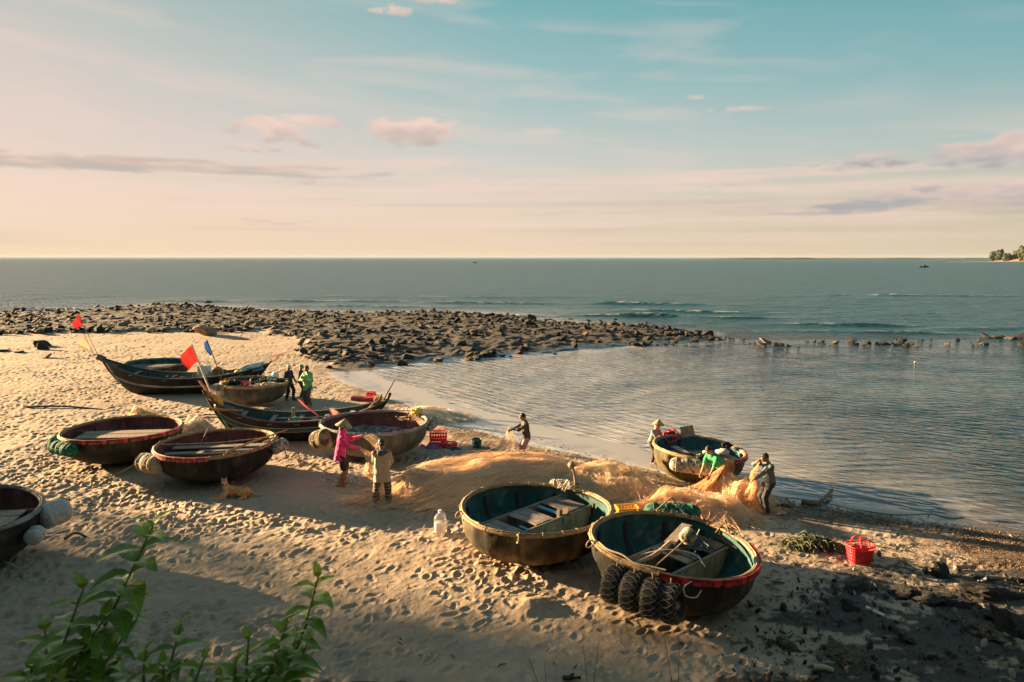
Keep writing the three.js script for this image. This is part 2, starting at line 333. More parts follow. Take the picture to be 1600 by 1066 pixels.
function polyDist(P, x, z) {                    // positive inside
  let d = 1e9, inn = false;
  for (let i = 0, j = P.length - 1; i < P.length; j = i++) {
    const [ax, az] = P[j], [bx, bz] = P[i], ex = bx - ax, ez = bz - az, t = clamp(((x - ax) * ex + (z - az) * ez) / (ex * ex + ez * ez)), dx = x - ax - t * ex, dz = z - az - t * ez;
    const q = dx * dx + dz * dz; if (q < d) d = q;
    if ((az > z) !== (bz > z) && x < ex * (z - az) / ez + ax) inn = !inn;
  }
  d = Math.sqrt(d); return inn ? d : -d;
}
const landDist = (x, z) => polyDist(LAND, x, z) + 0.35 * noise(x * .5, z * .5, 61) + 0.12 * noise(x * 2, z * 2, 62);
function baseH(x, z, d = landDist(x, z)) {
  const Z = -z;
  let h = WL + (d < 0 ? Math.max(-2.5, 0.06 * d) : 0.42 * (1 - Math.exp(-d / 7)) + 0.006 * Math.min(d, 40));
  h += 4.25 * sstep(8, 1.8, Z + 0.35 * noise(x * .4, 3.3, 5)) * (Z > -1e9 ? 1 : 0);
  h += 0.05 * noise(x * .22, z * .22, 8) * sstep(0, 5, d);
  return h;
}
function G(px, py) { let h = 0, p; for (let k = 0; k < 7; k++) { p = at(px, py, h); h = baseH(p.x, p.z); } p.y = h; return p; }
const DARK = [[1245, 930], [1310, 905], [1380, 893], [1460, 880], [1640, 892], [1750, 1000], [1750, 1110], [1180, 1110], [1190, 1040], [1215, 985]].map(([a, b]) => { const p = at(a, b, 0); return [p.x, p.z]; });
const PEBB = [[1480, 842], [1540, 832], [1640, 850], [1680, 900], [1540, 880]].map(([a, b]) => { const p = at(a, b, -.2); return [p.x, p.z]; });
const SMOOTH = [[[860, 1010], 2.2, .75], [[1040, 1010], 1.5, .7], [[640, 890], 1.6, .7], [[1300, 850], 4, .8], [[560, 760], 2.5, .55], [[700, 640], 5, .8], [[460, 770], 1.2, .5], [[1000, 810], 2, .75]].map(([p, r, s]) => { const q = at(...p, 0); return [q.x, q.z, r, s]; });
function trample(x, z, d) {
  let m = sstep(1.5, 5, d) * (.3 + .7 * sstep(-.3, .15, fbm(x * .36, z * .5, 3, 18)));
  for (const [a, b, r, s] of SMOOTH) { const q = Math.hypot(x - a, z - b) / r; if (q < 1.4) m *= 1 - s * (1 - sstep(.5, 1.4, q + .25 * noise(x * 1.3, z * 1.3, 9))); }
  return m;
}
function steps(x, z) {                          // footprints: dents with a pushed-up rim
  const C = 0.3, i0 = Math.floor(x / C), j0 = Math.floor(z / C); let h = 0; const dens = .42 + .75 * fbm(x * .5, z * .7, 2, 19);
  for (let j = j0 - 1; j <= j0 + 1; j++) for (let i = i0 - 1; i <= i0 + 1; i++) {
    if (hash(i, j, 401) > dens + .25) continue;
    const cx = (i + hash(i, j, 402)) * C, cz = (j + hash(i, j, 403)) * C, a = hash(i, j, 404) * 6.283, l = 0.085 + 0.06 * hash(i, j, 405), w = 0.042 + .03 * hash(i, j, 407), dp = 0.02 + 0.045 * hash(i, j, 406);
    const dx = x - cx, dz = z - cz, u = (dx * Math.cos(a) + dz * Math.sin(a)) / l, v = (-dx * Math.sin(a) + dz * Math.cos(a)) / w, r = u * u + v * v;
    if (r > 6) continue;
    h += -dp * Math.exp(-r * r * .8) + dp * 0.55 * Math.exp(-(r - 2.1) * (r - 2.1) * 1.6) * (0.5 + hash(i, j, 408));
  }
  return h;
}
function sandDetail(x, z, d) {
  const m = trample(x, z, d);
  const r1 = 1 - Math.abs(noise(x * 2.3, z * 2.7, 12)), r2 = 1 - Math.abs(noise(x * 5.2 + 3, z * 5.8, 13));
  let h = m * (0.035 * noise(x * .9, z * .9, 14) + 0.020 * r1 * r1 + 0.026 * r2 * r2 + 0.015 * noise(x * 10, z * 10, 15) + 0.009 * noise(x * 21, z * 21, 17) + steps(x, z) * 1.1 - 0.05);
  h *= 1 - .4 * sstep(17, 30, -z);
  h += (1 - m) * sstep(0, 2, d) * (0.012 * noise(x * 3, z * 3, 16) + steps(x, z) * 0.22);
  return h;
}
const NOSUN = at(832, 948, 0);
;(() => {
  const zs = []; for (let Z = -60; Z < 6.5; Z += 1.5) zs.push(Z);
  for (let Z = 6.6; Z < 110; Z *= 1.0041) zs.push(Z);
  for (let Z = 112; Z < 400; Z *= 1.15) zs.push(Z);
  const NC = 860, EX = 14, nu = NC + 2 * EX, nv = zs.length - 1;
  const pos = new Float32Array((nu + 1) * (nv + 1) * 3), col = new Float32Array(pos.length), uv = new Float32Array((nu + 1) * (nv + 1) * 2), idx = [];
  let o = 0;
  for (let j = 0; j <= nv; j++) for (let i = 0; i <= nu; i++, o++) {
    const Z = zs[j], W = 0.74 * Math.max(Z, 6.6) + 3.5, k = i - EX;
    let x = k < 0 ? -W - 0.7 * Math.pow(-k, 2.15) : k > NC ? W + 0.7 * Math.pow(k - NC, 2.15) : (k / NC * 2 - 1) * W;
    const z = -Z, d = landDist(x, z), rk = Z > 35 ? sstep(-.3, .8, polyDist(ROCKS, x, z) + 0.9 * noise(x * .8, z * .8, 22)) : 0;
    const hb = baseH(x, z, d);
    let h = hb;
    if (d > 0 && Math.abs(k - NC / 2) <= NC / 2 + 2 && Z < 110) h += sandDetail(x, z, d) * (1 - rk) * (Z > 45 ? .8 : 1) + rk * (0.25 * Math.abs(fbm(x * .8, z * .8, 4, 25)) + .15 * sstep(2, 6, d));
    // the small heap of sand in front of the boats
    const mx = x - NOSUN.x, mz = z - NOSUN.z, q = Math.hypot(mx * 1.0 + mz * .3, mz * .8) / 0.27; if (q < 2.5) h += 0.13 * Math.exp(-q * q * 1.2);
    pos[o * 3] = x; pos[o * 3 + 1] = h; pos[o * 3 + 2] = z; uv[o * 2] = x; uv[o * 2 + 1] = Z;
    // the sand's own colour
    const n = fbm(x * .7, z * .7, 3, 31), f = noise(x * 13, z * 13, 33) * .5 + noise(x * 5, z * 5, 34) * .5;
    let c = [.40 + .045 * n + .035 * f, .305 + .04 * n + .03 * f, .217 + .035 * n + .025 * f];
    const mixTo = (t, w) => { for (let q2 = 0; q2 < 3; q2++) c[q2] += (t[q2] - c[q2]) * w; };
    const wrack = sstep(.8, 1.6, d) * (1 - sstep(3.2, 5, d)) * sstep(-.05, .3, noise(x * 1.1, z * 1.1, 41) + .5 * noise(x * 6, z * 6, 42) + .5 * noise(x * 14, z * 14, 43)) * sstep(32, 24, Z);
    mixTo([.16, .10, .06], wrack * .75);
    mixTo([.20, .135, .08], 0.8 * sstep(2.2, .5, d + .5 * noise(x * .9, z * .9, 44)));
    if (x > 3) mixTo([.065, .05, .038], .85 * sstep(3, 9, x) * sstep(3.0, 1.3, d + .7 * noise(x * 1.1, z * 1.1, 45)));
    if (rk > 0) mixTo([.03, .028, .026], rk * .95);
    if (Z < 16) {
      const dk = polyDist(DARK, x, z) + 1.1 * noise(x * 1.2, z * 1.6, 51) + .8 * noise(x * 4, z * 5, 52) + .5 * noise(x * 11, z * 12, 53);
      mixTo([.045, .042, .038], .93 * sstep(-.1, .7, dk));
      const sp = noise(x * 7, z * 9, 54) + .6 * noise(x * 17, z * 19, 55) + .5 * clamp(dk + 1.2, -1, .6);
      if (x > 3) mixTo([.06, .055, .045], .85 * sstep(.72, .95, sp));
    }
    const pb = Z < 20 ? polyDist(PEBB, x, z) + .5 * noise(x * 2, z * 2, 56) : -9;
    if (pb > -.6) mixTo([.17, .105, .06], .85 * sstep(-.3, .5, pb));
    if (hb > .55 && Z < 9) mixTo([.10, .075, .045], sstep(.5, 1.2, hb));
    col[o * 3] = c[0]; col[o * 3 + 1] = c[1]; col[o * 3 + 2] = c[2];
  }
  for (let j = 0; j < nv; j++) for (let i = 0; i < nu; i++) { const a = j * (nu + 1) + i, b = a + 1, c = a + nu + 1, d = c + 1; idx.push(a, b, d, a, d, c); }
  const g = new THREE.BufferGeometry();
  g.setAttribute('position', new THREE.BufferAttribute(pos, 3)); g.setAttribute('color', new THREE.BufferAttribute(col, 3)); g.setAttribute('uv', new THREE.BufferAttribute(uv, 2));
  g.setIndex(idx); g.computeVertexNormals();
  const RX = 70, RZ = 60, wet = tex(512, 512, (u, v) => { const x = -20 + u * RX, z = -v * RZ, d = landDist(x, z), r = mix(.13, .96, sstep(.35, 2.0, d + .4 * noise(x * .8, z * .8, 44))); return r; });
  wet.wrapS = wet.wrapT = THREE.ClampToEdgeWrapping; wet.repeat.set(1 / RX, 1 / RZ); wet.offset.set(20 / RX, 0);
  const m = new THREE.MeshStandardMaterial({ vertexColors: true, roughness: 1, roughnessMap: wet, bumpMap: per(T_GRAIN, .9), bumpScale: .018 });
  const sand = new THREE.Mesh(g, m); sand.name = 'sandy_beach'; sand.userData.kind = 'structure'; scene.add(sand);
})();
// ---------------------------------------------------------------- the sea
;(() => {
  const zs = []; for (let Z = 10; Z < 120; Z *= 1.0055) zs.push(Z);
  for (let Z = zs[zs.length - 1] * 1.012; Z < 9500; Z *= 1.045) zs.push(Z);
  const NC = 480, nu = NC + 12, nv = zs.length - 1, pos = [], col = [], uv = [], idx = [];
  // long swells that come in over the shallows: crest lines [photo x0, x1, y, height, width]
  const SW = [[-100, 330, 483, .14, .9], [250, 620, 470, .12, 1.1], [500, 790, 463, .12, 1.3], [690, 840, 473, .3, .9], [480, 700, 478, .14, .8], [760, 1180, 494, .22, .8], [880, 1120, 474, .2, 1.2], [1000, 1180, 487, .16, 1], [1270, 1420, 508, .22, 1], [1310, 1430, 518, .2, .8], [1500, 1700, 513, .22, 1], [1200, 1600, 461, .2, 1.6], [100, 500, 455, .16, 2], [900, 1500, 448, .2, 2], [300, 900, 440, .22, 2.6]]
    .map(([a, b, y, h, w]) => { const p = at(a, y, WL), q = at(b, y + 2, WL); return [p.x, q.x, p.z, (q.z - p.z) / (q.x - p.x), h, w]; });
  for (let j = 0; j <= nv; j++) for (let i = 0; i <= nu; i++) {
    const Z = zs[j], W = 0.74 * Z + 4, k = i - 6;
    const x = k < 0 ? -W - Math.pow(-k, 2.2) * (2 + Z * .06) : k > NC ? W + Math.pow(k - NC, 2.2) * (2 + Z * .06) : (k / NC * 2 - 1) * W, z = -Z;
    let h = WL, c = [.006, .062, .074], fo = 0;
    const d = Z < 130 ? landDist(x, z) : -60, dep = Math.max(0, -d * .06);
    if (Z < 130) {
      const a = sstep(0.2, 4.5, -d);
      const w1 = noise(x * .9 + z * .55, z * 1.5 - x * .5, 201), w2 = noise(x * 2.1 - z * .3 + 7, z * 3.0 + x * .7, 203), w3 = noise(x * .25, z * .5, 205);
      h += a * (0.003 * w1 + 0.003 * w2 + .012 * w3) * (Z < 60 ? 1 : 4);
      if (Z > 38) for (const [x0, x1, zc, sl, hh, w] of SW) {
        if (x < x0 - 12 || x > x1 + 12) continue;
        const e = sstep(x0 - 8, x0 + 8, x) * (1 - sstep(x1 - 8, x1 + 8, x)), q = (z - zc - sl * (x - x0) - 1.6 * noise(x * .08, zc, 207)) / w;
        if (Math.abs(q) > 4) continue;
        const b = e * (0.6 + .6 * noise(x * .2, zc * 3, 208));
        h += b * hh * 1.9 * Math.exp(-(q > 0 ? q * q * 1.8 : q * q * .5));
        fo = Math.max(fo, b * sstep(.9, .1, Math.abs(q + .2)) * sstep(-.1, .35, noise(x * .7, z * 2, 209) + .3 * noise(x * 3, z * 4, 210)) * (hh > .13 ? .9 : .6));
      }
      // the lip of the water on the sand
      const lip = sstep(.9, .45, Math.abs(d + .9 + .5 * noise(x * .35, z * .35, 221)));
      h += .012 * lip * sstep(45, 30, Z);
      const edge = sstep(.5, .1, Math.abs(d + .15)) * sstep(-.1, .3, noise(x * 1.3, z * 1.3, 222));
      fo = Math.max(fo, edge * .5, lip * .12);
      const bay = 1 - sstep(8, 30, -d), sh = 1 - sstep(0, 7, -d); for (let q = 0; q < 3; q++) { const rt = sstep(4, 16, x); c[q] = mix(c[q], mix([.25, .265, .28][q], [.012, .026, .029][q], rt), bay * (Z < 60 ? 1 : .25)); c[q] = mix(c[q], mix([.36, .35, .345][q], [.03, .034, .032][q], rt), sh * .85); }  // sandy shallows; shade towards the right is painted into the water colour
    }
    for (let q = 0; q < 3; q++) c[q] = mix(c[q], .72, clamp(fo));
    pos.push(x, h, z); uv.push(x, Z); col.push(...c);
  }
  for (let j = 0; j < nv; j++) for (let i = 0; i < nu; i++) { const a = j * (nu + 1) + i, b = a + 1, c = a + nu + 1, d = c + 1; idx.push(a, b, d, a, d, c); }
  const g = new THREE.BufferGeometry();
  g.setAttribute('position', new THREE.Float32BufferAttribute(pos, 3)); g.setAttribute('color', new THREE.Float32BufferAttribute(col, 3)); g.setAttribute('uv', new THREE.Float32BufferAttribute(uv, 2));
  g.setIndex(idx); g.computeVertexNormals();
  let cut = 0; while (zs[cut] < 55) cut++;
  const part2 = (a, b) => { const q = new THREE.BufferGeometry(), n = nu + 1; for (const [k, s] of [['position', 3], ['normal', 3], ['color', 3], ['uv', 2]]) q.setAttribute(k, new THREE.BufferAttribute(g.attributes[k].array.slice(a * n * s, (b + 1) * n * s), s)); q.setIndex(idx.slice(0, (b - a) * nu * 6)); return q; };
  // wind ripples: short crests, most of them running with the breeze
  const R = rng(91), waves = Array.from({ length: 42 }, () => { const f = 11 + Math.floor(R() * R() * 40), a = 1.12 + (R() - .5) * 1.15; return [Math.round(Math.cos(a) * f), Math.round(Math.sin(a) * f), R() * 6.283, 1.6 / Math.pow(f, .9)]; });
  const rip = (u, v) => { let s = 0; const w = .6 * tnoise(u, v, 4, 95); for (const [p, q, ph, am] of waves) s += am * Math.sin(6.2832 * (p * u + q * v) + ph + w * 3); return clamp(.5 + s * .62); };
  const T_RIP = tex(1024, 1024, rip);
  const T_SWELL = (() => { const hf = (u, v) => tfbm(u, v, 5, 4, 97); return tex(256, 256, (u, v) => { const e = 1 / 256, dx = (hf((u + e) % 1, v) - hf(u, v)) * 9, dy = (hf(u, (v + e) % 1) - hf(u, v)) * 14, l = Math.hypot(dx, dy, 1); return [.5 - .5 * dx / l, .5 - .5 * dy / l, .5 + .5 / l, 1]; }); })();
  const m = new THREE.MeshPhysicalMaterial({ vertexColors: true, roughness: .1, ior: 1.33, bumpMap: per(T_RIP, 1 / 7.3), bumpScale: .05, normalMap: per(T_SWELL, 1 / 31), normalScale: new THREE.Vector2(.35, .35) });
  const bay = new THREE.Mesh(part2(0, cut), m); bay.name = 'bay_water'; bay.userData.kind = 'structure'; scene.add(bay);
  // the open sea is rougher: steeper wind waves
  const m2 = new THREE.MeshPhysicalMaterial({ vertexColors: true, roughness: .25, ior: 1.33, specularIntensity: .42, bumpMap: per(T_RIP, 1 / 11), bumpScale: .12, normalMap: per(T_SWELL, 1 / 37), normalScale: new THREE.Vector2(.3, .3) });
  const sea = new THREE.Mesh(part2(cut, nv), m2); sea.name = 'sea'; sea.userData.kind = 'structure'; scene.add(sea);
})();
// the thin sheet of water that slides up and down the sand
;(() => {
  const cv = new THREE.CatmullRomCurve3(SHORE.slice(1).map(([x, z]) => V(x, 0, z))), n = 420, c0 = cv.getPoint(0);
  const g = grid(n, 22, (u, v) => {
    const p = cv.getPoint(u), t = cv.getTangent(u), L = u * 46, w = mix(1.15, .1, sstep(3, 8, p.x)) + .35 * noise(L * .25, 1, 231) + .18 * noise(L * .9, 2, 232), s = mix(mix(-1.7, -.35, sstep(3, 8, p.x)) + .5 * noise(L * .3, 3, 233), w, v);
    const x = p.x - t.z * s, z = p.z + t.x * s, y = Math.max(baseH(x, z), WL) + .013 - .05 * sstep(.12, 0, v) - .035 * sstep(.93, 1, v);
    return [x, y, z, L, s];
  });
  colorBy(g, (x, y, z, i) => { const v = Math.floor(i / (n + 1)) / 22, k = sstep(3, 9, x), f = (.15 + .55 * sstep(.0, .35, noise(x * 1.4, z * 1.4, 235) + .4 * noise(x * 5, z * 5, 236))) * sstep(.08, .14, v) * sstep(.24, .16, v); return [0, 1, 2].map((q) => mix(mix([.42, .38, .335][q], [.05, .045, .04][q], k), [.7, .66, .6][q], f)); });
  const m = new THREE.Mesh(g, new THREE.MeshPhysicalMaterial({ vertexColors: true, roughness: .12, ior: 1.33, side: THREE.DoubleSide })); m.name = 'swash_water'; m.userData.kind = 'structure'; scene.add(m);
})();
// ---------------------------------------------------------------- rocks
const ROCK_G = [3, 11, 27, 35, 58].map((s) => lump(s, 4, .28, [1.05, .72, .88]));
const SLAB = [71, 83, 97].map((s) => lump(s, 15, .55, [1.1, .6, .85]));
const rockMat = (c) => mat(c, .82, { map: T_FLECK, mr: 1.6, bump: T_GRAIN, br: 2.2, bs: .06 });
const RM = [rockMat([.11, .088, .07]), rockMat([.06, .054, .048]), rockMat([.28, .20, .125]), rockMat([.045, .043, .042]), rockMat([.08, .069, .058]), rockMat([.055, .05, .047])];
const PALE = rockMat([.62, .42, .26]);
function rock(x, y, z, s, k, m, name, label, group, q = 1) {
  const o = single(name, ROCK_G[k % 5], m, label, 'rock', group);
  o.position.set(x, y, z); o.rotation.set(hash(k, 1, 5) * .5, hash(k, 2, 5) * 6.28, hash(k, 3, 5) * .5); o.scale.set(s * (0.85 + .4 * hash(k, 4, 5)), s * q * (.45 + .4 * hash(k, 5, 5)), s * (0.8 + .4 * hash(k, 6, 5))); return o;
}
;(() => {
  const R = rng(515), cand = [];
  const xs = ROCKS.map((p) => p[0]), x0 = Math.max(-75, Math.min(...xs)), x1 = Math.max(...xs), zsA = ROCKS.map((p) => p[1]), z0 = Math.min(...zsA), z1 = Math.max(...zsA);
  const CORNER = at(560, 575, WL);
  while (cand.length < 26000) {
    const x = mix(x0, x1, R()), z = mix(z0, z1, R()), d = polyDist(ROCKS, x, z), wat = landDist(x, z);
    const a = R(), b = R(), c = R();
    if (d < -1.2 * a || Math.abs(x) > .78 * -z + 3) continue;
    const near = Math.hypot(x - CORNER.x, (z - CORNER.z) * 1.2), peb = sstep(13, 6, near) * 1;
    let s = .06 + .36 * Math.pow(b, 6); if (peb > .3 && b < .93) s = .05 + .11 * c * c + .03 * b; else if (a < .2) s *= .6;
    if (peb < .3 && a > .95) s *= 1.35;
    // bare patches of wet gravel and pools
    if (fbm(x * .16, z * .34, 3, 81) > .13 && (b < .97 || c < .5)) continue;
    cand.push([x, baseH(x, z) + s * (.1 + .25 * c) + .3 * sstep(1.5, 5, wat) * (R() - .35) * .7, z, s, Math.floor(R() * 500)]);
  }
  cand.sort((p, q) => q[3] / -q[2] - p[3] / -p[2]);
  for (let i = 0; i < 220; i++) { const [x, y, z, s, k] = cand[i]; rock(x, y, z, s, k, RM[[0, 1, 2, 3, 4, 5, 1, 3][k % 8]], 'boulder', 'dark rough boulder lying among others on the rocky spit behind the beach', 'boulders of the rocky spit'); }
  const rest = cand.slice(220), inst = new THREE.InstancedMesh(ROCK_G[1], rockMat([.5, .5, .5]), rest.length), M4 = new THREE.Matrix4(), Q = new THREE.Quaternion(), C = new THREE.Color();
  rest.forEach(([x, y, z, s, k], i) => { Q.setFromEuler(new THREE.Euler((R() - .5) * 1.1, R() * 6.3, (R() - .5) * 1.1)); inst.setMatrixAt(i, M4.compose(V(x, y, z), Q, V(s * (.8 + .7 * R()), s * (.5 + .4 * R()), s * (.8 + .5 * R())))); const t = R(); inst.setColorAt(i, C.setRGB(...(t < .55 ? [.085, .078, .07] : t < .7 ? [.2, .155, .11] : t < .94 ? [.05, .048, .047] : [.58, .42, .27]))); });
  inst.name = 'spit_stones'; tag(inst, 'jumble of small dark stones and cobbles covering the rocky spit', 'stones', null, 'stuff'); scene.add(inst);
  // the pale block and its neighbours
  const big = G(322, 524); rock(big.x, big.y + .22, big.z, 1.0, 7, PALE, 'pale_boulder', 'large pale tan boulder at the beach edge of the rocky spit', null, .9);
  const pb = (px, py, s, k, l) => { const p = G(px, py); rock(p.x, p.y + s * .3, p.z, s, k, PALE, 'pale_boulder', l, null, .9); };
  pb(398, 511, .75, 12, 'rounded orange tan boulder on the spit to the right of the large pale one');
  pb(190, 513, .7, 13, 'tan angular boulder on the left part of the spit above the red flag boat');
  pb(262, 512, .55, 16, 'small tan boulder left of the large pale boulder on the spit');
  pb(1200, 540, .6, 17, 'tan rock of the low wet group right of the spit tip');
  for (const [px, py, s] of [[1188, 539, .35], [1215, 540, .5], [1232, 541, .35], [1143, 530, .35], [1160, 530, .25], [1262, 534, .3], [1285, 535, .3], [1303, 536, .35], [1330, 534, .4], [1356, 538, .4], [1372, 538, .45], [1383, 538, .6], [1406, 536, .55], [1422, 538, .35], [1456, 532, .25], [1480, 539, .3], [1530, 533, .35], [1540, 540, .4], [1562, 528, .8], [1578, 530, .7], [1592, 529, .8], [1600, 541, .5], [1070, 541, .25], [1050, 540, .3], [1105, 541, .25], [848, 477, .3], [326, 473, .5], [28, 484, .6], [150, 480, .6], [160, 480, .4], [36, 486, .5], [745, 497, .4], [860, 500, .45], [890, 500, .4], [920, 502, .4], [940, 503, .35], [962, 500, .3], [1010, 505, .4]]) {
    const p = at(px, py, WL), n = px > 1040 ? 4 : 1;
    for (let j = 0; j < n; j++) { const k = Math.round(px + py) + j * 7, q = j ? s * (.25 + .4 * hash(k, 1, 9)) : s * (.7 + .5 * hash(k, 4, 9)); rock(p.x + (j ? (hash(k, 2, 9) - .5) * 3.4 : 0), WL + q * .06, p.z + (j ? (hash(k, 3, 9) - .5) * 3 : 0), q, k, RM[[0, 1, 3, 2][k % 4]], 'sea_rock', 'low dark wet rock standing alone in shallow water off the spit', 'rocks standing in the water off the spit', .55); }
  }
  for (const [px, py, s, l] of [[65, 541, .75, 'largest flat black rock alone on the sand left of the far long boat'], [68, 546, .55, 'flat black rock just in front of the largest one on the left sand'], [30, 551, .35, 'small pointed black rock on the sand at the left, beyond the flat ones'], [4, 549, .4, 'black rock at the left photo edge on the sand'], [70, 559, .5, 'brown angular rock on the left sand nearest the far long boat']]) {
    const p = G(px, py); rock(p.x, p.y + s * .1, p.z, s, Math.round(px), RM[py > 555 ? 2 : 3], 'beach_rock', l, null, .6);
  }
  // dark stones at the right, in the wrack
  for (const [px, py, s, l] of [[1408, 930, .5, 'long flat black stone right of the row of boats'], [1340, 918, .35, 'black rounded stone at the left end of the dark wrack'], [1440, 936, .5, 'wide black stone beside the long flat one'], [1490, 945, .45, 'black stone in the middle of the dark wrack'], [1545, 930, .6, 'broad low black stone near the right photo edge'], [1585, 905, .4, 'black stone on the wrack line at the right photo edge'], [1330, 952, .3, 'small dark stone left of the white stick'], [1562, 965, .55, 'rounded dark stone at the right edge below the wrack line'], [1535, 985, .55, 'reddish brown stone among the dark ones at the lower right'], [1595, 990, .5, 'dark stone cut by the right photo edge'], [1310, 1020, .4, 'tan brown flat stone at the bottom right'], [1340, 1035, .4, 'large dark stone beside the tan flat one at the bottom'], [1230, 1010, .28, 'dark stone left of the tan flat one at the bottom'], [1420, 1000, .3, 'dark stone between the white stick and the photo bottom'], [1415, 1042, .17, 'pale rounded stone at the bottom right'], [1375, 1048, .18, 'pale grey broken stone at the bottom right'], [1470, 900, .4, 'flat dark stone at the end of the light streak']]) {
    const p = G(px, py), sg = SLAB[Math.round(px) % 3]; const ro = rock(p.x, p.y + s * .04, p.z, s * .78, Math.round(px * 1.7), /pale/.test(l) ? rockMat([.6, .56, .5]) : /tan|reddish/.test(l) ? RM[2] : RM[3], 'beach_rock', l, null, .75); ro.geometry = sg;
  }
})();
// ---------------------------------------------------------------- far shore
;(() => {
  const far = (x0, x1, Z, top, seed, depth) => grid(90, 8, (u, v) => { const x = mix(x0, x1, u), e = Math.sin(Math.PI * clamp(u)) ** .4; const q = Math.sin(Math.PI * v); return [x, WL - .3 + q * top * e * (0.55 + .9 * Math.abs(fbm(u * 9, seed, 4, 301))), -Z - v * depth, u, v]; });
  const low = new THREE.Mesh(far(700, 2600, 3000, 9, 1, 60), mat([.10, .11, .08], .95)); low.name = 'far_shore'; low.userData.kind = 'structure'; scene.add(low);
  const bar = new THREE.Mesh(far(690, 1500, 1120, 2.2, 5, 30), mat([.42, .31, .2], .95)); bar.name = 'far_sandbar'; bar.userData.kind = 'structure'; scene.add(bar);
  const head = new THREE.Mesh(grid(60, 14, (u, v) => { const x = mix(832, 1380, u); const e = sstep(0, .05, u) * sstep(1, .8, u); return [x, WL - .4 + Math.sin(Math.PI * v) * 8 * e * (.8 + .3 * noise(u * 12, v * 3, 5)), -1150 - v * 110]; }), mat([.3, .2, .11], .95)); head.name = 'headland'; head.userData.kind = 'structure'; scene.add(head);
  const leafClump = lump(5, 1, .6, [1, .8, 1]), R = rng(99), N = 14000, wood = new THREE.InstancedMesh(leafClump, mat([.045, .06, .03], .9), N), M4 = new THREE.Matrix4(), C = new THREE.Color();
  for (let i = 0; i < N; i++) {
    const t = Math.floor(R() * 190), tx = 838 + Math.pow(hash(t, 1, 9), .9) * 520, tz = -1160 - hash(t, 2, 9) * 80, th = 13 + 9 * hash(t, 3, 9), a = R() * 6.28, r = Math.sqrt(R()) * 4.5, y = t % 3 ? Math.pow(R(), .5) : R() * .5;
    const s = 1 + R() * 1.9; M4.compose(V(tx + Math.cos(a) * r * (1.25 - y * .7), 2 + y * th, tz + Math.sin(a) * r), new THREE.Quaternion().setFromEuler(new THREE.Euler(R() * 6, R() * 6, 0)), V(s * 1.6, s, s * 1.6)); wood.setMatrixAt(i, M4); wood.setColorAt(i, C.setRGB(.6 + R() * .9, .7 + R() * .7, .5 + R() * .5));
  }
  wood.name = 'headland_wood'; tag(wood, 'dark green wood covering the headland at the right end of the horizon', 'wood', null, 'stuff'); scene.add(wood);
  for (const [tx, h, l] of [[834, 17, 'leftmost slender tree at the tip of the wooded headland'], [842, 20, 'taller slender tree second from the tip of the headland']]) {
    const t = thing('headland_tree', l, 'tree', V(tx, 2, -1155));
    part('trunk', sweep([V(0, 0, 0), V(.4, h * .5, 0), V(-.3, h, 0)], (q) => .5 - .3 * q, 6), M.driftwood, t);
    const cl = []; for (let i = 0; i < 34; i++) { const s = .6 + R() * .9, y = h * (.5 + .5 * R()); cl.push(xf(leafClump.clone(), { p: [(R() - .5) * 8 * (1.1 - (y / h) * .6), y, (R() - .5) * 5], r: [R() * 6, R() * 6, 0], s: [s * 1.5, s * .7, s * 1.5] })); }
    part('crown', cl, mat([.05, .065, .03], .9), t);
  }
})();
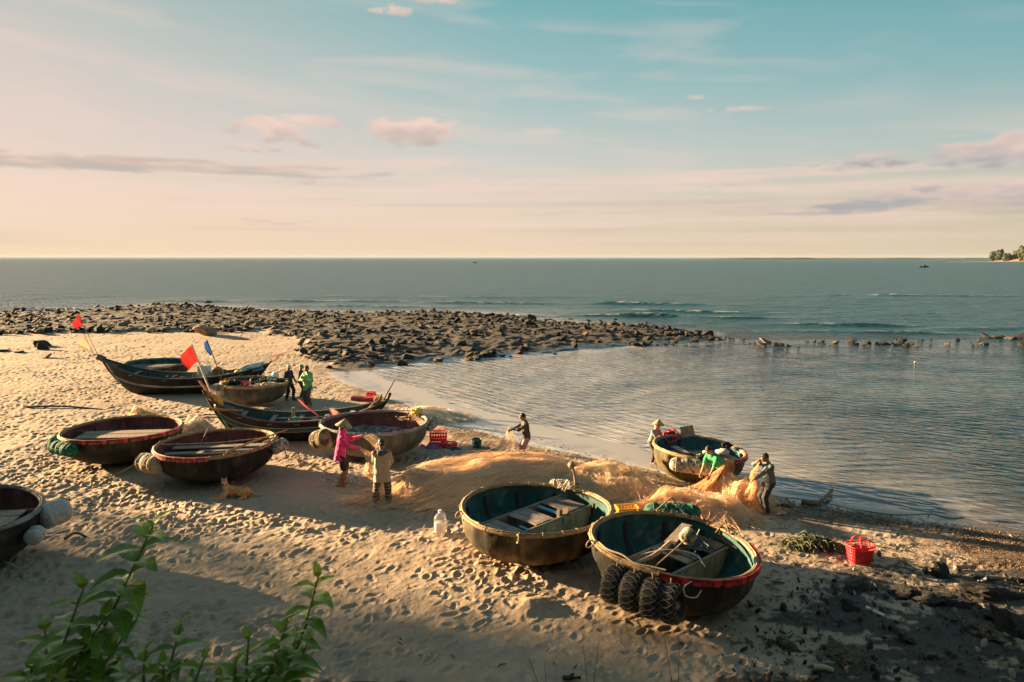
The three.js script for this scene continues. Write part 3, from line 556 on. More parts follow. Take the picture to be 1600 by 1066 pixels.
// ---------------------------------------------------------------- trees on the bank, left of and behind the viewer (outside the frame): the left row throws the evening shade, the rest are added to darken the foreground
;(() => {
  const leaf = new THREE.BufferGeometry(); leaf.setAttribute('position', new THREE.Float32BufferAttribute([0, 0, -.5, .22, .05, 0, 0, 0, .5, -.22, .05, 0], 3)); leaf.setAttribute('uv', new THREE.Float32BufferAttribute([0, 0, 1, 0, 1, 1, 0, 1], 2)); leaf.setIndex([0, 1, 2, 0, 2, 3]); leaf.computeVertexNormals();
  const lm = mat([.06, .10, .03], .7, { side: THREE.DoubleSide, transmission: .3 }), bark = mat([.14, .10, .07], .9, { map: T_WOOD, bump: T_WOOD, bs: .03 });
  const tree = (x, z, h, r, seed, label, lowest = .12) => {
    const R = rng(seed), y0 = baseH(x, z), t = thing('unseen_tree', label, 'tree', V(x, y0 - .1, z));
    const limbs = [sweep([V(0, 0, 0), V(.2, h * .35, .1), V(-.1, h * .65, -.1), V(.1, h * .92, 0)], (q) => .3 - .24 * q, 8, { smooth: 12 })];
    for (let k = 0; k < 7; k++) { const a = k * 2.4 + R(), yy = h * (.22 + .09 * k); limbs.push(sweep([V(0, yy, 0), V(Math.cos(a) * r * .45, yy + h * .1, Math.sin(a) * r * .45), V(Math.cos(a) * r * .85, yy + h * .14, Math.sin(a) * r * .85)], (q) => .11 - .09 * q, 6, { smooth: 8 })); }
    part('trunk', limbs, bark, t);
    const N = 9000, inst = new THREE.InstancedMesh(leaf, lm, N), M4 = new THREE.Matrix4(), cl = Array.from({ length: 60 }, () => { const a = R() * 6.28, q = Math.sqrt(R()), y = mix(lowest, 1, R()), w = Math.sin(Math.PI * clamp((y - lowest) / (1.06 - lowest)) * .82 + .35); return V(Math.cos(a) * q * r * w, y * h, Math.sin(a) * q * r * w); });
    for (let i = 0; i < N; i++) { const c = cl[i % 60], s = .28 + R() * .3, g = () => (R() + R() + R() - 1.5) * .95; M4.compose(V(c.x + g() * 1.2, c.y + g(), c.z + g() * 1.2), new THREE.Quaternion().setFromEuler(new THREE.Euler(R() * 6, R() * 6, R() * 6)), V(s, s, s)); inst.setMatrixAt(i, M4); }
    inst.name = 'crown'; inst.userData.kind = 'stuff'; t.add(inst);
  };
  const s = V(sunDir.x, 0, sunDir.z).normalize(), n = V(-s.z, 0, s.x).multiplyScalar(1); if (n.z < 0) n.multiplyScalar(-1);
  const L0 = V(-14.8, 0, -18.7);
  const put = (t, off, h, r, seed, l, lo) => { const p = L0.clone().addScaledVector(s, t).addScaledVector(n, off); tree(p.x, p.z, h, r, seed, l, lo); };
  put(22, 3.4, 11, 4, 1, 'broad leafy tree on the bank at the far left, at the edge of the shade', .04);
  put(26, 9.5, 12, 4.2, 2, 'tall leafy tree on the left bank, second from the edge of the shade', .03);
  put(20, 15.5, 12, 4.2, 3, 'tall leafy tree on the left bank level with the nearest boat', .03);
  put(25, 22, 12, 4.2, 4, 'tall leafy tree on the left bank behind the shrubs', .03);
  put(13, 20, 10, 4.4, 5, 'smaller leafy tree on the left bank nearest to the viewer', .03);
  put(33, 6.5, 13, 4.6, 10, 'tall leafy tree on the left bank behind the first two', .03);
  put(31, 16, 13, 4.6, 11, 'tall leafy tree in the back row on the left bank', .03);
  put(30, 27, 13, 4.6, 12, 'tall leafy tree at the far end of the left bank', .03);
  tree(-7.5, 4.5, 12, 4.2, 6, 'added leafy shade tree behind the viewer on the left');  // from here on, unseen trees added to block sky and dim the near corners
  tree(0.5, 6.5, 12, 4.3, 7, 'added leafy shade tree straight behind the viewer');
  tree(8, 4.5, 12, 4.3, 8, 'added leafy shade tree behind the viewer on the right');
  tree(16, -2, 11, 4.2, 9, 'added leafy shade tree on the bank at the far right, outside the photograph');
  tree(-14.5, -1.5, 13, 4.6, 13, 'added tall shade tree on the bank left of the viewer');
  tree(-19.5, -8, 13, 4.6, 14, 'added tall shade tree between the left edge boat and the left bank');
})();
// ---------------------------------------------------------------- round basket boats
function bowl(R, D, seed, n = 2.75) {
  const wob = (a) => 1 + .028 * Math.cos(2 * a + seed) + .016 * Math.cos(3 * a + seed * 2.1);
  return {
    R, D, wob,
    pt(a, s, inset = 0) {                        // a round the boat, s from the bottom's middle to the rim
      const t = s * Math.PI / 2, r = (R * Math.pow(Math.sin(t), 2 / n) - inset * Math.pow(s, .3)) * wob(a), y = D * (1 - Math.pow(Math.cos(t), 2 / n));
      return V(Math.cos(a) * r, mix(y, D, inset / D * (1 - s)) + s * s * .018 * Math.cos(2 * a + seed * 1.7), -Math.sin(a) * r);
    },
    bottom(r) { const q = clamp(r / R, 0, .999); return D * (1 - Math.pow(1 - Math.pow(q, n), 1 / n)); },
  };
}
const INSIDE = { teal: [[.012, .10, .112], [.022, .16, .16]], maroon: [[.17, .055, .055], [.24, .09, .08]], blue: [[.02, .15, .21], [.03, .22, .26]] };
const OUTSIDE = { black: [[.5, .52, .53], [1.9, 1.75, 1.4]], brown: [[.75, .66, .52], [5.2, 3.8, 2.0]], moss: [[1.4, 1.2, .6], [4.6, 3.4, 1.4]], grey: [[1.6, 1.6, 1.5], [3.2, 3.1, 2.7]], steel: [[2.4, 2.5, 2.4], [4.0, 3.9, 3.3]] };
function basketBoat(o) {
  const B = bowl(o.R, o.D, o.seed, o.n), t = thing('basket_boat', o.label, 'basket boat', o.pos, 'round basket boats on the beach');
  const out = OUTSIDE[o.out], inn = INSIDE[o.inn], S = o.seed * 13;
  const mixc = (A, q) => [0, 1, 2].map((k) => mix(A[0][k], A[1][k], q));
  const hull = grid(120, 30, (u, v) => { const a = u * Math.PI * 2, p = B.pt(a, v), k = 1 + (.018 * fbm3(p.x * 3, p.y * 3, p.z * 3, 3, S) + .012 * (Math.abs(noise(a * 9, v * 2, S)) - .4) * (o.worn || .6)); return [p.x * k, p.y, p.z * k, a * o.R, v * o.R * 1.2]; }, true);
  colorBy(hull, (x, y, z) => { const a = Math.atan2(-z, x), n = clamp(.5 + 1.1 * fbm3(x * 2.2, y * 2.6, z * 2.2, 4, S + 3) + .3 * noise(a * 16, y * 1.5, S + 5) + (o.out === 'moss' || o.out === 'brown' ? .25 * (1 - y / o.D) : 0)); const c = mixc(out, n * n); const g = o.out === 'moss' ? sstep(.5, .05, y / o.D) * .5 : 0; return [mix(c[0], 1.3, g), mix(c[1], 1.45, g), mix(c[2], .3, g)]; });
  part('hull', hull, M.tar, t);
  const lin_ = grid(96, 22, (u, v) => { const a = -u * Math.PI * 2, p = B.pt(a, .02 + v * .97, .035); return [p.x, p.y + .012, p.z, a * o.R, v * o.R * 1.2]; }, true);
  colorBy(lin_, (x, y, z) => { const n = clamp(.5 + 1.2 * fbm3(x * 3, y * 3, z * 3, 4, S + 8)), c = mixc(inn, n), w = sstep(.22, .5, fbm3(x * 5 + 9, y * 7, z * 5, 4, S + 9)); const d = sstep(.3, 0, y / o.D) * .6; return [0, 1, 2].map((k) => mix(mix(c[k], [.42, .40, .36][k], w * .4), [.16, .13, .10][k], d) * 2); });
  part('lining', lin_, M.lining, t);
  const rimPt = (a, out_ = 0, up = 0) => { const p = B.pt(a, 1); const r = Math.hypot(p.x, p.z), k = (r + out_) / r; return V(p.x * k, p.y + up, p.z * k); };
  const ring = (out_, up, r, ph) => sweep(Array.from({ length: 72 }, (_, i) => rimPt(i / 72 * Math.PI * 2, out_, up + .004 * Math.sin(i * 1.7 + ph))), (q) => r * (1 + .1 * Math.sin(q * 40 + ph)), 7, { closed: true, flat: .8 });
  part('rim', [ring(.026, -.006, .034, 1), ring(-.03, .002, .033, 3), ring(0, .028, .024, 5)], M[o.rim], t);
  // lashings
  const la = [], n = Math.round(o.R * 16);
  for (let i = 0; i < n; i++) { const a = (i + .3 * hash(i, S, 3)) / n * Math.PI * 2, p = rimPt(a); if ((o.bands || []).some(([b0, b1]) => { const q = ((a - b0) % 6.2832 + 6.2832) % 6.2832; return q < b1 - b0; })) continue; const g = new THREE.TorusGeometry(.06, .0045, 4, 14); g.scale(1.12, .86, 1); g.rotateY(a); g.translate(p.x, p.y + .004, p.z); la.push(g); }
  part('lashings', la, M[o.lash || 'rope'], t).userData.kind = 'stuff';
  for (const [a0, a1, m, lb] of o.bands || []) {
    const pts = Array.from({ length: 40 }, (_, i) => rimPt(mix(a0, a1, i / 39), .058, -.006));
    const b = part('rim_band', strip(pts, (i) => V(pts[i].x, 0, pts[i].z), .115, .026), M[m], t); b.userData.label = lb;
  }
  // ribs
  for (const a of o.ribs || []) { const pts = Array.from({ length: 14 }, (_, i) => B.pt(a, .3 + .66 * i / 13, .05)); part('rib', strip(pts, () => V(-Math.cos(a), .15, Math.sin(a)), .085, .022), o.ribMat || M.teal, t); }
  // bench
  if (o.bench) {
    const b = o.bench, y = o.D - b.drop, w = b.w, q = part('bench', (() => {
      const walls = [];
      for (const s of [-1, 1]) {
        const z0 = s * w / 2, L = Math.sqrt(o.R * o.R - z0 * z0) * .93, sh = new THREE.Shape(), K = 24; let ok = [];
        for (let i = 0; i <= K; i++) { const x = mix(-L, L, i / K), by = B.bottom(Math.hypot(x, z0) * 1.03) + .045; ok.push([x, Math.min(y - .02, by)]); }
        sh.moveTo(ok[0][0], y); for (const [x, yy] of ok) sh.lineTo(x, yy); sh.lineTo(L, y); sh.closePath();
        const g = new THREE.ExtrudeGeometry(sh, { depth: .024, bevelEnabled: false }); g.translate(0, 0, z0 - .012); walls.push(g);
        walls.push(box(2 * L, .05, .05, 0, y + .012, z0 + s * .02));
      }
      return walls;
    })(), b.wall || M.bulk, t);
    let k = 0; const PM = b.mats || [M.plank, M.plankGrey];
    for (const [x0, x1, dy = 0, m] of b.planks || []) { const g = box(x1 - x0 - .012, .026, w - .05, 0, 0, 0, .004); const p = part('plank', g, m || PM[k % PM.length], q); p.position.set((x0 + x1) / 2, y + .016 + dy, (hash(k, S, 7) - .5) * .02); p.rotation.y = (hash(k, S, 8) - .5) * .04; p.rotation.x = (hash(k, S, 9) - .5) * .03; k++; }
    for (const [z0, z1, x0, x1, dy = 0, m] of b.long || []) { const g = box(x1 - x0, .026, z1 - z0 - .012, 0, 0, 0, .004); const p = part('plank', g, m || PM[k % PM.length], q); p.position.set((x0 + x1) / 2, y + .03 + dy, (z0 + z1) / 2); p.rotation.y = (hash(k, S, 8) - .5) * .02; k++; }
  }
  if (o.eye) for (const a of o.eye) { const p = rimPt(a, .09, -.03), g = new THREE.TorusGeometry(.075, .016, 7, 18); const e = part('rope_ring', g, M.rope, t); e.position.copy(p); e.rotation.y = a + Math.PI / 2 * .3; e.rotation.x = .2; }
  t.quaternion.setFromEuler(new THREE.Euler(o.tilt?.[0] || 0, 0, -(o.tilt?.[1] || 0), 'ZXY')).multiply(new THREE.Quaternion().setFromAxisAngle(V(0, 1, 0), o.turn || 0));
  t.updateMatrixWorld(true);
  t.rimPt = (a, out_, up) => t.localToWorld(rimPt(a, out_, up)); t.B = B;
  return t;
}
// the local direction that points along the photograph's x axis to the right is angle 0 in the world
const A_ = (deg, turn) => rad(deg) - turn;     // world angle (0 right, 90 away, -90 towards the viewer) to the boat's own
const lower = (p, d) => { p.y -= d; return p; };
const tR = rad(46);
const boatA = basketBoat({ label: 'black-brown basket boat with teal inside and plank bench, beside the red rimmed one', pos: lower(at(835, 853, .02), .06), R: 1.5, D: .9, seed: 1.3, n: 3.1, out: 'brown', inn: 'teal', rim: 'bamboo', worn: 2.6, turn: tR, tilt: [.01, .02], ribMat: M.black, ribs: [60, 95, 128, 158, 186, 20, -20].map((d) => A_(d + 10, tR)), eye: [A_(196, tR), A_(256, tR)],
  bench: { drop: .2, w: .82, planks: [[-1.2, -.98], [-.98, -.76], [-.42, -.2, .01], [-.2, .04, .012], [.04, .18, 0, M.plankGrey], [.62, .9, .02, M.plankDark], [.9, 1.2, .02, M.plankDark]], wall: M.bulk } });
;(() => { const b = boatA.getObjectByName('bench'), y = .66; 
  part('blue_paint', [box(.11, .03, .72, .52, y + .02, -.02, .004), box(.06, .02, .26, -.6, y + .03, .25, .004), box(.05, .16, .02, .42, y - .03, .45, .004)], M.blueP, b); part('block', [box(.1, .2, .08, .36, y + .1, .36), xf(new THREE.CylinderGeometry(.09, .1, .09, 12), { p: [.52, y + .1, .38], r: [0, 0, .7] })], M.driftwood, b); })();
const tB = rad(44);
const boatB = basketBoat({ label: 'nearest basket boat with bright red front rim and black tyre fenders', pos: lower(at(1044, 921, .0), .07), R: 1.43, D: .95, seed: 2.9, worn: 1.8, n: 2.9, out: 'black', inn: 'teal', rim: 'bamboo', turn: tB, tilt: [.02, .07], ribMat: M.black, ribs: [118, 150, 172, 84, 52, -30].map((d) => A_(d, tB)), eye: [A_(186, tB)], bands: [[A_(-112, tB), A_(8, tB), 'red', 'bright red painted front of the rim']],
  bench: { drop: .26, w: .8, planks: [[-.1, .12, .02, M.plankGrey], [.16, .36, .03, M.plankGrey], [.66, .86, .01, M.plankDark], [.86, 1.08, .02, M.plankDark], [1.08, 1.25, .02, M.plankDark]], wall: M.bulk } });
const tC = rad(8);
const boatC = basketBoat({ label: 'maroon-lined basket boat behind the lying dog, with foam floats at both ends', pos: lower(at(342, 739, .05), .05), R: 1.55, D: .9, seed: 4.4, out: 'black', inn: 'maroon', rim: 'bamboo', turn: tC, tilt: [.0, .0], ribMat: mat([.2, .08, .075], .8), ribs: [70, 100, 125, 40, 160].map((d) => A_(d, tC)), bands: [[A_(-135, tC), A_(-75, tC), 'pinkred', 'faded red stretch of the rim']],
  bench: { drop: .2, w: .8, long: [[-.42, -.12, -1.25, 1.3, .01, M.plankGrey], [-.1, .16, -.5, 1.2, -.03, mat([.2, .22, .22], .6, { map: T_WOOD })], [.18, .44, -1.3, -.3, 0, M.plankGrey]], wall: M.plankDark } });
const tD = rad(6);
const boatD = basketBoat({ label: 'maroon-lined basket boat with pink rim and green net sack, leftmost of the pair', pos: lower(at(194, 713, .1), .05), R: 1.56, D: .9, seed: 5.8, out: 'black', inn: 'maroon', rim: 'bamboo', turn: tD, tilt: [.01, .0], ribMat: mat([.2, .08, .075], .8), ribs: [60, 92, 118, 146, 170].map((d) => A_(d, tD)), bands: [[A_(-112, tD), A_(2, tD), 'pinkred', 'pinkish red painted part of the rim']],
  bench: { drop: .2, w: .8, long: [[-.42, -.02, -1.2, 1.4, 0, M.plank], [0, .42, -1.2, 1.4, -.005, M.plank]], wall: M.plankDark } });
const tE = rad(10);
const boatE = basketBoat({ label: 'grey basket boat with maroon inside, behind the two people pulling a net', pos: lower(at(587, 704, .05), .05), R: 1.58, D: .95, seed: 7.1, out: 'steel', inn: 'maroon', rim: 'greyrim', lash: 'rope', turn: tE, tilt: [.0, .0], ribs: [], bands: [[A_(60, tE), A_(185, tE), 'pinkred', 'dull maroon back of the rim']] });
const tF = rad(12);
const boatF = basketBoat({ label: 'small mossy grey basket boat full of gear behind the middle of the long boats', pos: lower(at(397, 627, .12), .05), R: 1.32, D: .84, seed: 8.6, out: 'grey', inn: 'teal', rim: 'bamboo', turn: tF, tilt: [.0, .03], ribs: [], ribMat: M.teal, bench: { drop: .15, w: .9, long: [[-.4, 0, -1.1, 1.1, 0, M.plankGrey], [.02, .4, -1.1, 1.1, 0, M.plank]] } });
const tG = rad(14);
const boatG = basketBoat({ label: "mossy basket boat with blue inside at the water's edge", pos: lower(at(1086, 746, -.32), .04), R: 1.31, D: .92, seed: 9.9, out: 'moss', inn: 'blue', rim: 'bamboo', turn: tG, tilt: [.0, .08], ribMat: M.black, ribs: [100, 140, 60].map((d) => A_(d, tG)), bands: [[A_(-60, tG), A_(10, tG), 'pinkred', 'faded red right end of the rim']], bench: { drop: .24, w: .8, planks: [[-.7, -.45, .16, M.plank], [-.1, .2, 0], [.2, .45, .01], [.6, .9, 0], [.9, 1.1, 0]] } });
const boatH = basketBoat({ label: 'teal-lined basket boat half hidden behind the far long boat', pos: lower(at(247, 591, .15), .05), R: 1.42, D: .8, seed: 11.2, out: 'black', inn: 'teal', rim: 'greyrim', turn: .1, tilt: [.03, .01], ribs: [], bench: { drop: .16, w: .7, long: [[-.34, 0, -1.4, 1.4, 0, M.plankDark], [.01, .34, -1.4, 1.4, 0, M.plankDark]] } });
const tI = rad(12);
const boatI = basketBoat({ label: 'dark basket boat cut off by the left photo edge', pos: lower(at(-66, 874, .1), .08), R: 1.45, D: 1.02, seed: 12.7, out: 'black', inn: 'maroon', rim: 'greyrim', lash: 'driftwood', turn: tI, tilt: [.04, .02], ribs: [], bench: { drop: .2, w: .9, long: [[-.45, -.15, -1, 1.1, 0, M.plankGrey], [-.14, .15, -1, 1.1, 0, M.plankGrey], [.16, .45, -1, 1.1, 0, M.plankGrey]], wall: M.plankDark } });

// ---------------------------------------------------------------- long plank boats
function longBoat(o) {
  const t = thing('long_boat', o.label, 'boat', null, null), L = o.L / 2, Bm = o.beam / 2;
  const half = (s) => Bm * Math.pow(Math.max(0, 1 - Math.pow(Math.abs(s), 2.3)), .8) + .015;
  const top = (s) => o.D + (s < 0 ? o.bow : o.stern) * Math.pow(Math.abs(s), 2.4);
  const keel = (s) => (s < 0 ? o.kb : o.ks) * Math.pow(Math.abs(s), 5);
  const X = (s, q) => L * s * (1 - (.27 * (1 - q)) * Math.pow(Math.abs(s), 2));
  const P = (s, q, side, inset = 0) => { const b = Math.max(.004, half(s) - inset), y0 = keel(s) + inset; return V(X(s, q), y0 + (top(s) - y0) * Math.pow(q, 1.45), side * b * Math.pow(q, .62)); };
  for (const [nm, ins, m] of [['hull', 0, o.hullMat], ['lining', .03, o.inMat]]) {
    const gs = [-1, 1].map((sd) => grid(70, 16, (u, v) => { const p = P(u * 2 - 1, v, sd, ins); return [p.x, p.y, p.z, p.x, v * o.D * 1.6]; }));
    if ((nm === 'hull')) colorBy(gs[0], () => [1, 1, 1]), colorBy(gs[1], () => [1, 1, 1]);
    part(nm, gs, m, t);
  }
  const line = (q, sd, out, s0 = -1, s1 = 1) => Array.from({ length: 46 }, (_, i) => { const s = mix(s0, s1, i / 45), p = P(s, q, sd); p.z += sd * out; return p; });
  for (const sd of [-1, 1]) { const l = line(1, sd, -.01); part('gunwale', strip(l, () => V(0, 1, 0), .085, .05), o.gunMat, t); }
  for (const [q, w, m, lb] of o.stripes) for (const sd of [-1, 1]) { const l = line(q, sd, .012, -.955, .955); const st = part('rubbing_strake', strip(l, (i) => V(0, .35, sd), w, .035), m, t); if (lb) st.userData.label = lb; }
  for (const s of o.thwarts) { const b = half(s) * 2 - .02; part('thwart', box(.16, .035, b, X(s, 1), top(s) - .1, 0), M.plankGrey, t); }
  for (const s of o.frames || []) { const pts = []; for (let i = -8; i <= 8; i++) pts.push(P(s, Math.max(.02, Math.abs(i) / 8), Math.sign(i) || 1, .05)); part('frame', sweep(pts, .022, 5), o.frameMat || M.plankDark, t); }
  for (const [s0, s1, y] of o.decks || []) part('deck', grid(8, 8, (u, v) => { const s = mix(s0, s1, u); return [X(s, 1), top(s) + y, (v * 2 - 1) * (half(s) - .015), u, v]; }), o.deckMat || M.plankDark, t);
  for (const s of [-1, 1]) { const pts = [0, .25, .5, .75, 1].map((q) => { const p = P(s, q, 1); p.z = 0; p.x += s * .02; return p; }); const e = pts[4].clone(); e.x += s * .1; e.y += o.post || .12; part('stem_post', sweep([...pts, e], .05, 6, { smooth: 14 }), o.hullMat2 || M.black, t); }
  t.P = P;
  return t;
}
function placeBoat(t, p0, p1, roll = 0) {      // bow and stern on the ground
  t.position.copy(p0).add(p1).multiplyScalar(.5); t.rotation.order = 'YXZ';
  t.rotation.y = Math.atan2(-(p1.z - p0.z), p1.x - p0.x); t.rotation.x = roll; t.updateMatrixWorld(true); return t;
}
const hullBlack = mat([.03, .036, .037], .62, { map: T_TAR, mr: .8, bump: T_WOOD, br: .8, bs: .006, vertexColors: true, specularIntensity: .5 });
const hullTeal = mat([.03, .10, .11], .65, { map: T_TAR, mr: 1 });
const farBoat = longBoat({ label: 'far long black wooden boat with pale stripe and red flag at its left end', L: 7.15, beam: 1.7, D: .85, bow: .9, stern: .5, kb: .45, ks: .4, post: .1, hullMat: hullBlack, inMat: hullTeal, gunMat: mat([.045, .05, .05], .6), stripes: [[.66, .1, mat([.42, .36, .29], .8, { map: T_TAR })]], thwarts: [-.6, -.2, .2, .45, .68], frames: [-.75, -.5, -.25, 0, .25, .5, .7], decks: [[-.98, -.82, -.06], [.8, .97, -.06]] });
placeBoat(farBoat, lower(G(165, 615), .06), lower(G(418, 613), .06), .0);
const nearBoat = longBoat({ label: 'near long black wooden boat with teal stripe, beside the small gear-filled basket boat', L: 5.85, beam: 1.55, D: .82, bow: .8, stern: .5, kb: .4, ks: .5, post: .22, hullMat: hullBlack, inMat: hullTeal, gunMat: mat([.16, .13, .1], .7, { map: T_WOOD }), stripes: [[.72, .11, mat([.03, .15, .165], .5, { map: T_TAR })], [.79, .02, mat([.5, .4, .3], .8)], [.645, .02, mat([.5, .4, .3], .8)]], thwarts: [-.62, -.3, 0, .3, .6], frames: [-.72, -.45, -.15, .15, .45, .7], decks: [[-.97, -.72, -.05], [.84, .97, -.1]] });
placeBoat(nearBoat, lower(G(337, 688), .05), lower(G(597, 684), .05), .0);
// ---------------------------------------------------------------- fishing nets
// mesh of fine thread, cut out by its alpha: lengthwise drawn-out threads with knots and gaps
const T_NET = tex(512, 512, (u, v) => { const w = .05 * (tnoise(u, v, 6, 401) - .5), a = Math.abs(Math.sin(Math.PI * (26 * (u + w) + 9 * v))), b = Math.abs(Math.sin(Math.PI * (26 * (u + w) - 9 * v))), s = tnoise((u + w * .3 + 1) % 1, v * .999, 128, 402), t = Math.max(a, b); return clamp((t > .93 ? 1 : 0) + (s > .62 ? .8 : 0) - (tfbm(u, v, 5, 3, 404) > .62 ? .5 : 0)); });
const netMat = (c, cut = .5, o = {}) => new THREE.MeshPhysicalMaterial({ color: rgb(...c), roughness: .85, side: THREE.DoubleSide, transmission: .35, thickness: 0, alphaMap: per(T_NET, o.rx || 2, o.ry || .7), alphaTest: cut, vertexColors: false });
const strandGeo = (() => { const gs = []; return sweep([V(0, 0, 0), V(.25, .05, .02), V(.5, .075, -.015), V(.75, .05, .01), V(1, 0, 0)], .0035, 3, { smooth: 9 }); })();
function netHeap(o) {
  const R = rng(o.seed), pts = o.path.map(([px, py]) => G(px, py)), cv = new THREE.CatmullRomCurve3(pts), ns = o.path.length - 1;
  const ev = (k, u) => { const x = u * ns, i = Math.min(ns - 1, Math.floor(x)), f = x - i; return mix(o.path[i][k], o.path[i + 1][k], f * f * (3 - 2 * f)); };
  const t = thing('fishing_net', o.label, 'fishing net', null, o.group);
  const S = o.seed * 7.7, dk = o.color;
  const P = (u, v, lift) => {
    const c = cv.getPoint(clamp(u)), tg = cv.getTangent(clamp(u)), sd = V(-tg.z, 0, tg.x).normalize(), e = Math.pow(clamp(Math.sin(Math.PI * clamp(u * .97 + .015)) * 1.6), .55);
    const w = ev(2, u) * (.35 + .65 * e) * (1 + lift * .25), h = ev(3, u) * e;
    const wv = v + .05 * noise(u * 7, v * 2, S);
    const x = c.x + sd.x * wv * w, z = c.z + sd.z * wv * w, cr = Math.pow(clamp(1 - v * v), .75);
    const f = o.flow ?? .5, L = cv.getLength();
    const bump = .13 * noise(u * L * .9, v * 2.3, S + 2) + .06 * noise(u * L * mix(2.6, .6, f), v * 6, S + 3) + .03 * noise(u * L * mix(6, .7, f), v * 15, S + 4) + .014 * noise(u * L * mix(16, 1, f), v * 32, S + 6);
    const y = baseH(x, z) + h * cr * (1 + bump * 2.4) + lift * (.25 + .75 * cr) * (1 + .8 * noise(u * L * 2, v * 5, S + lift * 99)) - .035 + .03 * (1 - Math.abs(v));
    return V(x, y, z);
  };
  const L = cv.getLength(), nu = Math.round(clamp(L * 26, 40, 150)), nv = 44;
  const core = grid(nu, nv, (u, v) => { const p = P(u, v * 2 - 1, 0); return [p.x, p.y, p.z, v * 2, u * L]; });
  colorBy(core, (x, y, z, i) => { const u = (i % (nu + 1)) / nu, v = Math.floor(i / (nu + 1)) / nv; const n = .5 + .8 * fbm(u * L * 1.1, v * 16, 4, S + 11); const q = o.tangle ? o.tangle(u, v) : 0; const k = mix(.55, 1.15, clamp(n)) * (1 - q * .55); return [dk[0] * k, dk[1] * k, dk[2] * k * (1 - q * .1)]; });
  part('net_heap', core, mat([1, 1, 1], .95, { vertexColors: true, side: THREE.DoubleSide, transmission: .55, thickness: 0, bump: T_WOOD, br: 1.6, bs: .02 }), t);
  for (let k = 1; k <= (o.layers || 3); k++) {
    const lift = k * (o.lift || .045);
    part('net_layer', grid(Math.round(nu * .7), 30, (u, v) => { const p = P(u, (v * 2 - 1) * (1 + .04 * k), lift); return [p.x, p.y, p.z, v * 2 + k * .37, u * L + k * .21]; }), netMat(dk.map((c) => c * 1.25), .5), t);
  }
  // height of the heap on a coarse raster, for laying the strands on it
  const cp = core.attributes.position, ht = new Map(), CS = .09, key = (x, z) => Math.floor(x / CS) * 100003 + Math.floor(z / CS);
  for (let i = 0; i < cp.count; i++) { const k = key(cp.getX(i), cp.getZ(i)), y = cp.getY(i); if (!(ht.get(k) > y)) ht.set(k, y); }
  const surf = (x, z) => (ht.get(key(x, z)) ?? baseH(x, z)) + .01;
  const N = o.strands, inst = new THREE.InstancedMesh(strandGeo, new THREE.MeshPhysicalMaterial({ color: 0xffffff, roughness: .8, transmission: .3, thickness: 0 }), N), M4 = new THREE.Matrix4(), Q = new THREE.Quaternion(), C = new THREE.Color();
  for (let i = 0; i < N; i++) {
    const u = R(), v = (R() * 2 - 1) * 1.02, tg = o.tangle ? o.tangle(u, v * .5 + .5) : 0, wild = clamp((1 - (o.flow ?? .5)) * .8 + tg);
    const p = P(u, v, .012 + R() * R() * R() * (.24 + .08 * wild)), du = .03 / Math.max(1, L * .3), q = P(clamp(u + du), v + (R() - .5) * wild * .3, .03);
    const d = q.sub(p).normalize(); if (R() < .5) d.negate();
    const an = (R() - .5) * 2.6 * wild, dx = d.x * Math.cos(an) - d.z * Math.sin(an), dz = d.x * Math.sin(an) + d.z * Math.cos(an);
    d.x = dx; d.z = dz;
    const s = (.3 + R() * .6) * (1 - .55 * wild) * (o.sl || 1), e = p.clone().addScaledVector(d, s), gy = surf(e.x, e.z, p.y, u, v, s); d.y = (gy - p.y) / s + (R() - .45) * .12 * (1 + wild); d.normalize();
    Q.setFromUnitVectors(V(1, 0, 0), d);
    M4.compose(p, Q, V(s, s * (.4 + 1.1 * wild), .8 * (o.th || 1))); inst.setMatrixAt(i, M4);
    const b = .7 + R() * .9 - tg * .3; inst.setColorAt(i, C.setRGB(dk[0] * 1.3 * b, dk[1] * 1.3 * b, dk[2] * 1.3 * b));
  }
  inst.name = 'strands'; inst.userData.kind = 'stuff'; t.add(inst);
  // thicker cords of the tangle
  const cg = [], nc = o.cords || 40;
  for (let k = 0; k < nc * 6 && cg.length < nc; k++) {
    const u = R(), v = (R() * 2 - 1) * .95; if (R() > (o.tangle ? o.tangle(u, v * .5 + .5) : 0) + .08) continue;
    const p = P(u, v, .03), a = R() * 6.28, pts = [p]; let x = p.x, z = p.z, an = a;
    for (let q = 0; q < 5; q++) { an += (R() - .5) * 1.6; x += Math.cos(an) * .14; z += Math.sin(an) * .14; pts.push(V(x, surf(x, z) + .02 + .07 * R(), z)); }
    cg.push(colorBy(sweep(pts, .005 + .007 * R(), 4, { smooth: 14 }), () => { const b = .35 + 1.1 * hash(k, 3, o.seed); return [dk[0] * b, dk[1] * b, dk[2] * b]; }));
  }
  if (cg.length) part('net_cords', cg, mat([1, 1, 1], .9, { vertexColors: true }), t).userData.kind = 'stuff';
  return t;
}
const NETC = [.76, .615, .44], ORANGE = [.76, .56, .35], GREYN = [.78, .69, .57];
netHeap({ label: 'largest net, a long tan heap starting beside the person in plaid trousers', seed: 3, color: NETC, flow: .93, layers: 3, lift: .03, strands: 22000, th: 1, sl: 1.7, cords: 240,
  tangle: (u, v) => sstep(.36, .12, u) * sstep(.75, .3, v),
  path: [[592, 782, .5, .14], [640, 776, .95, .55], [690, 768, 1.2, .62], [750, 757, 1.15, .62], [820, 749, 1.05, .62], [880, 746, .75, .5], [925, 750, .4, .18]] });
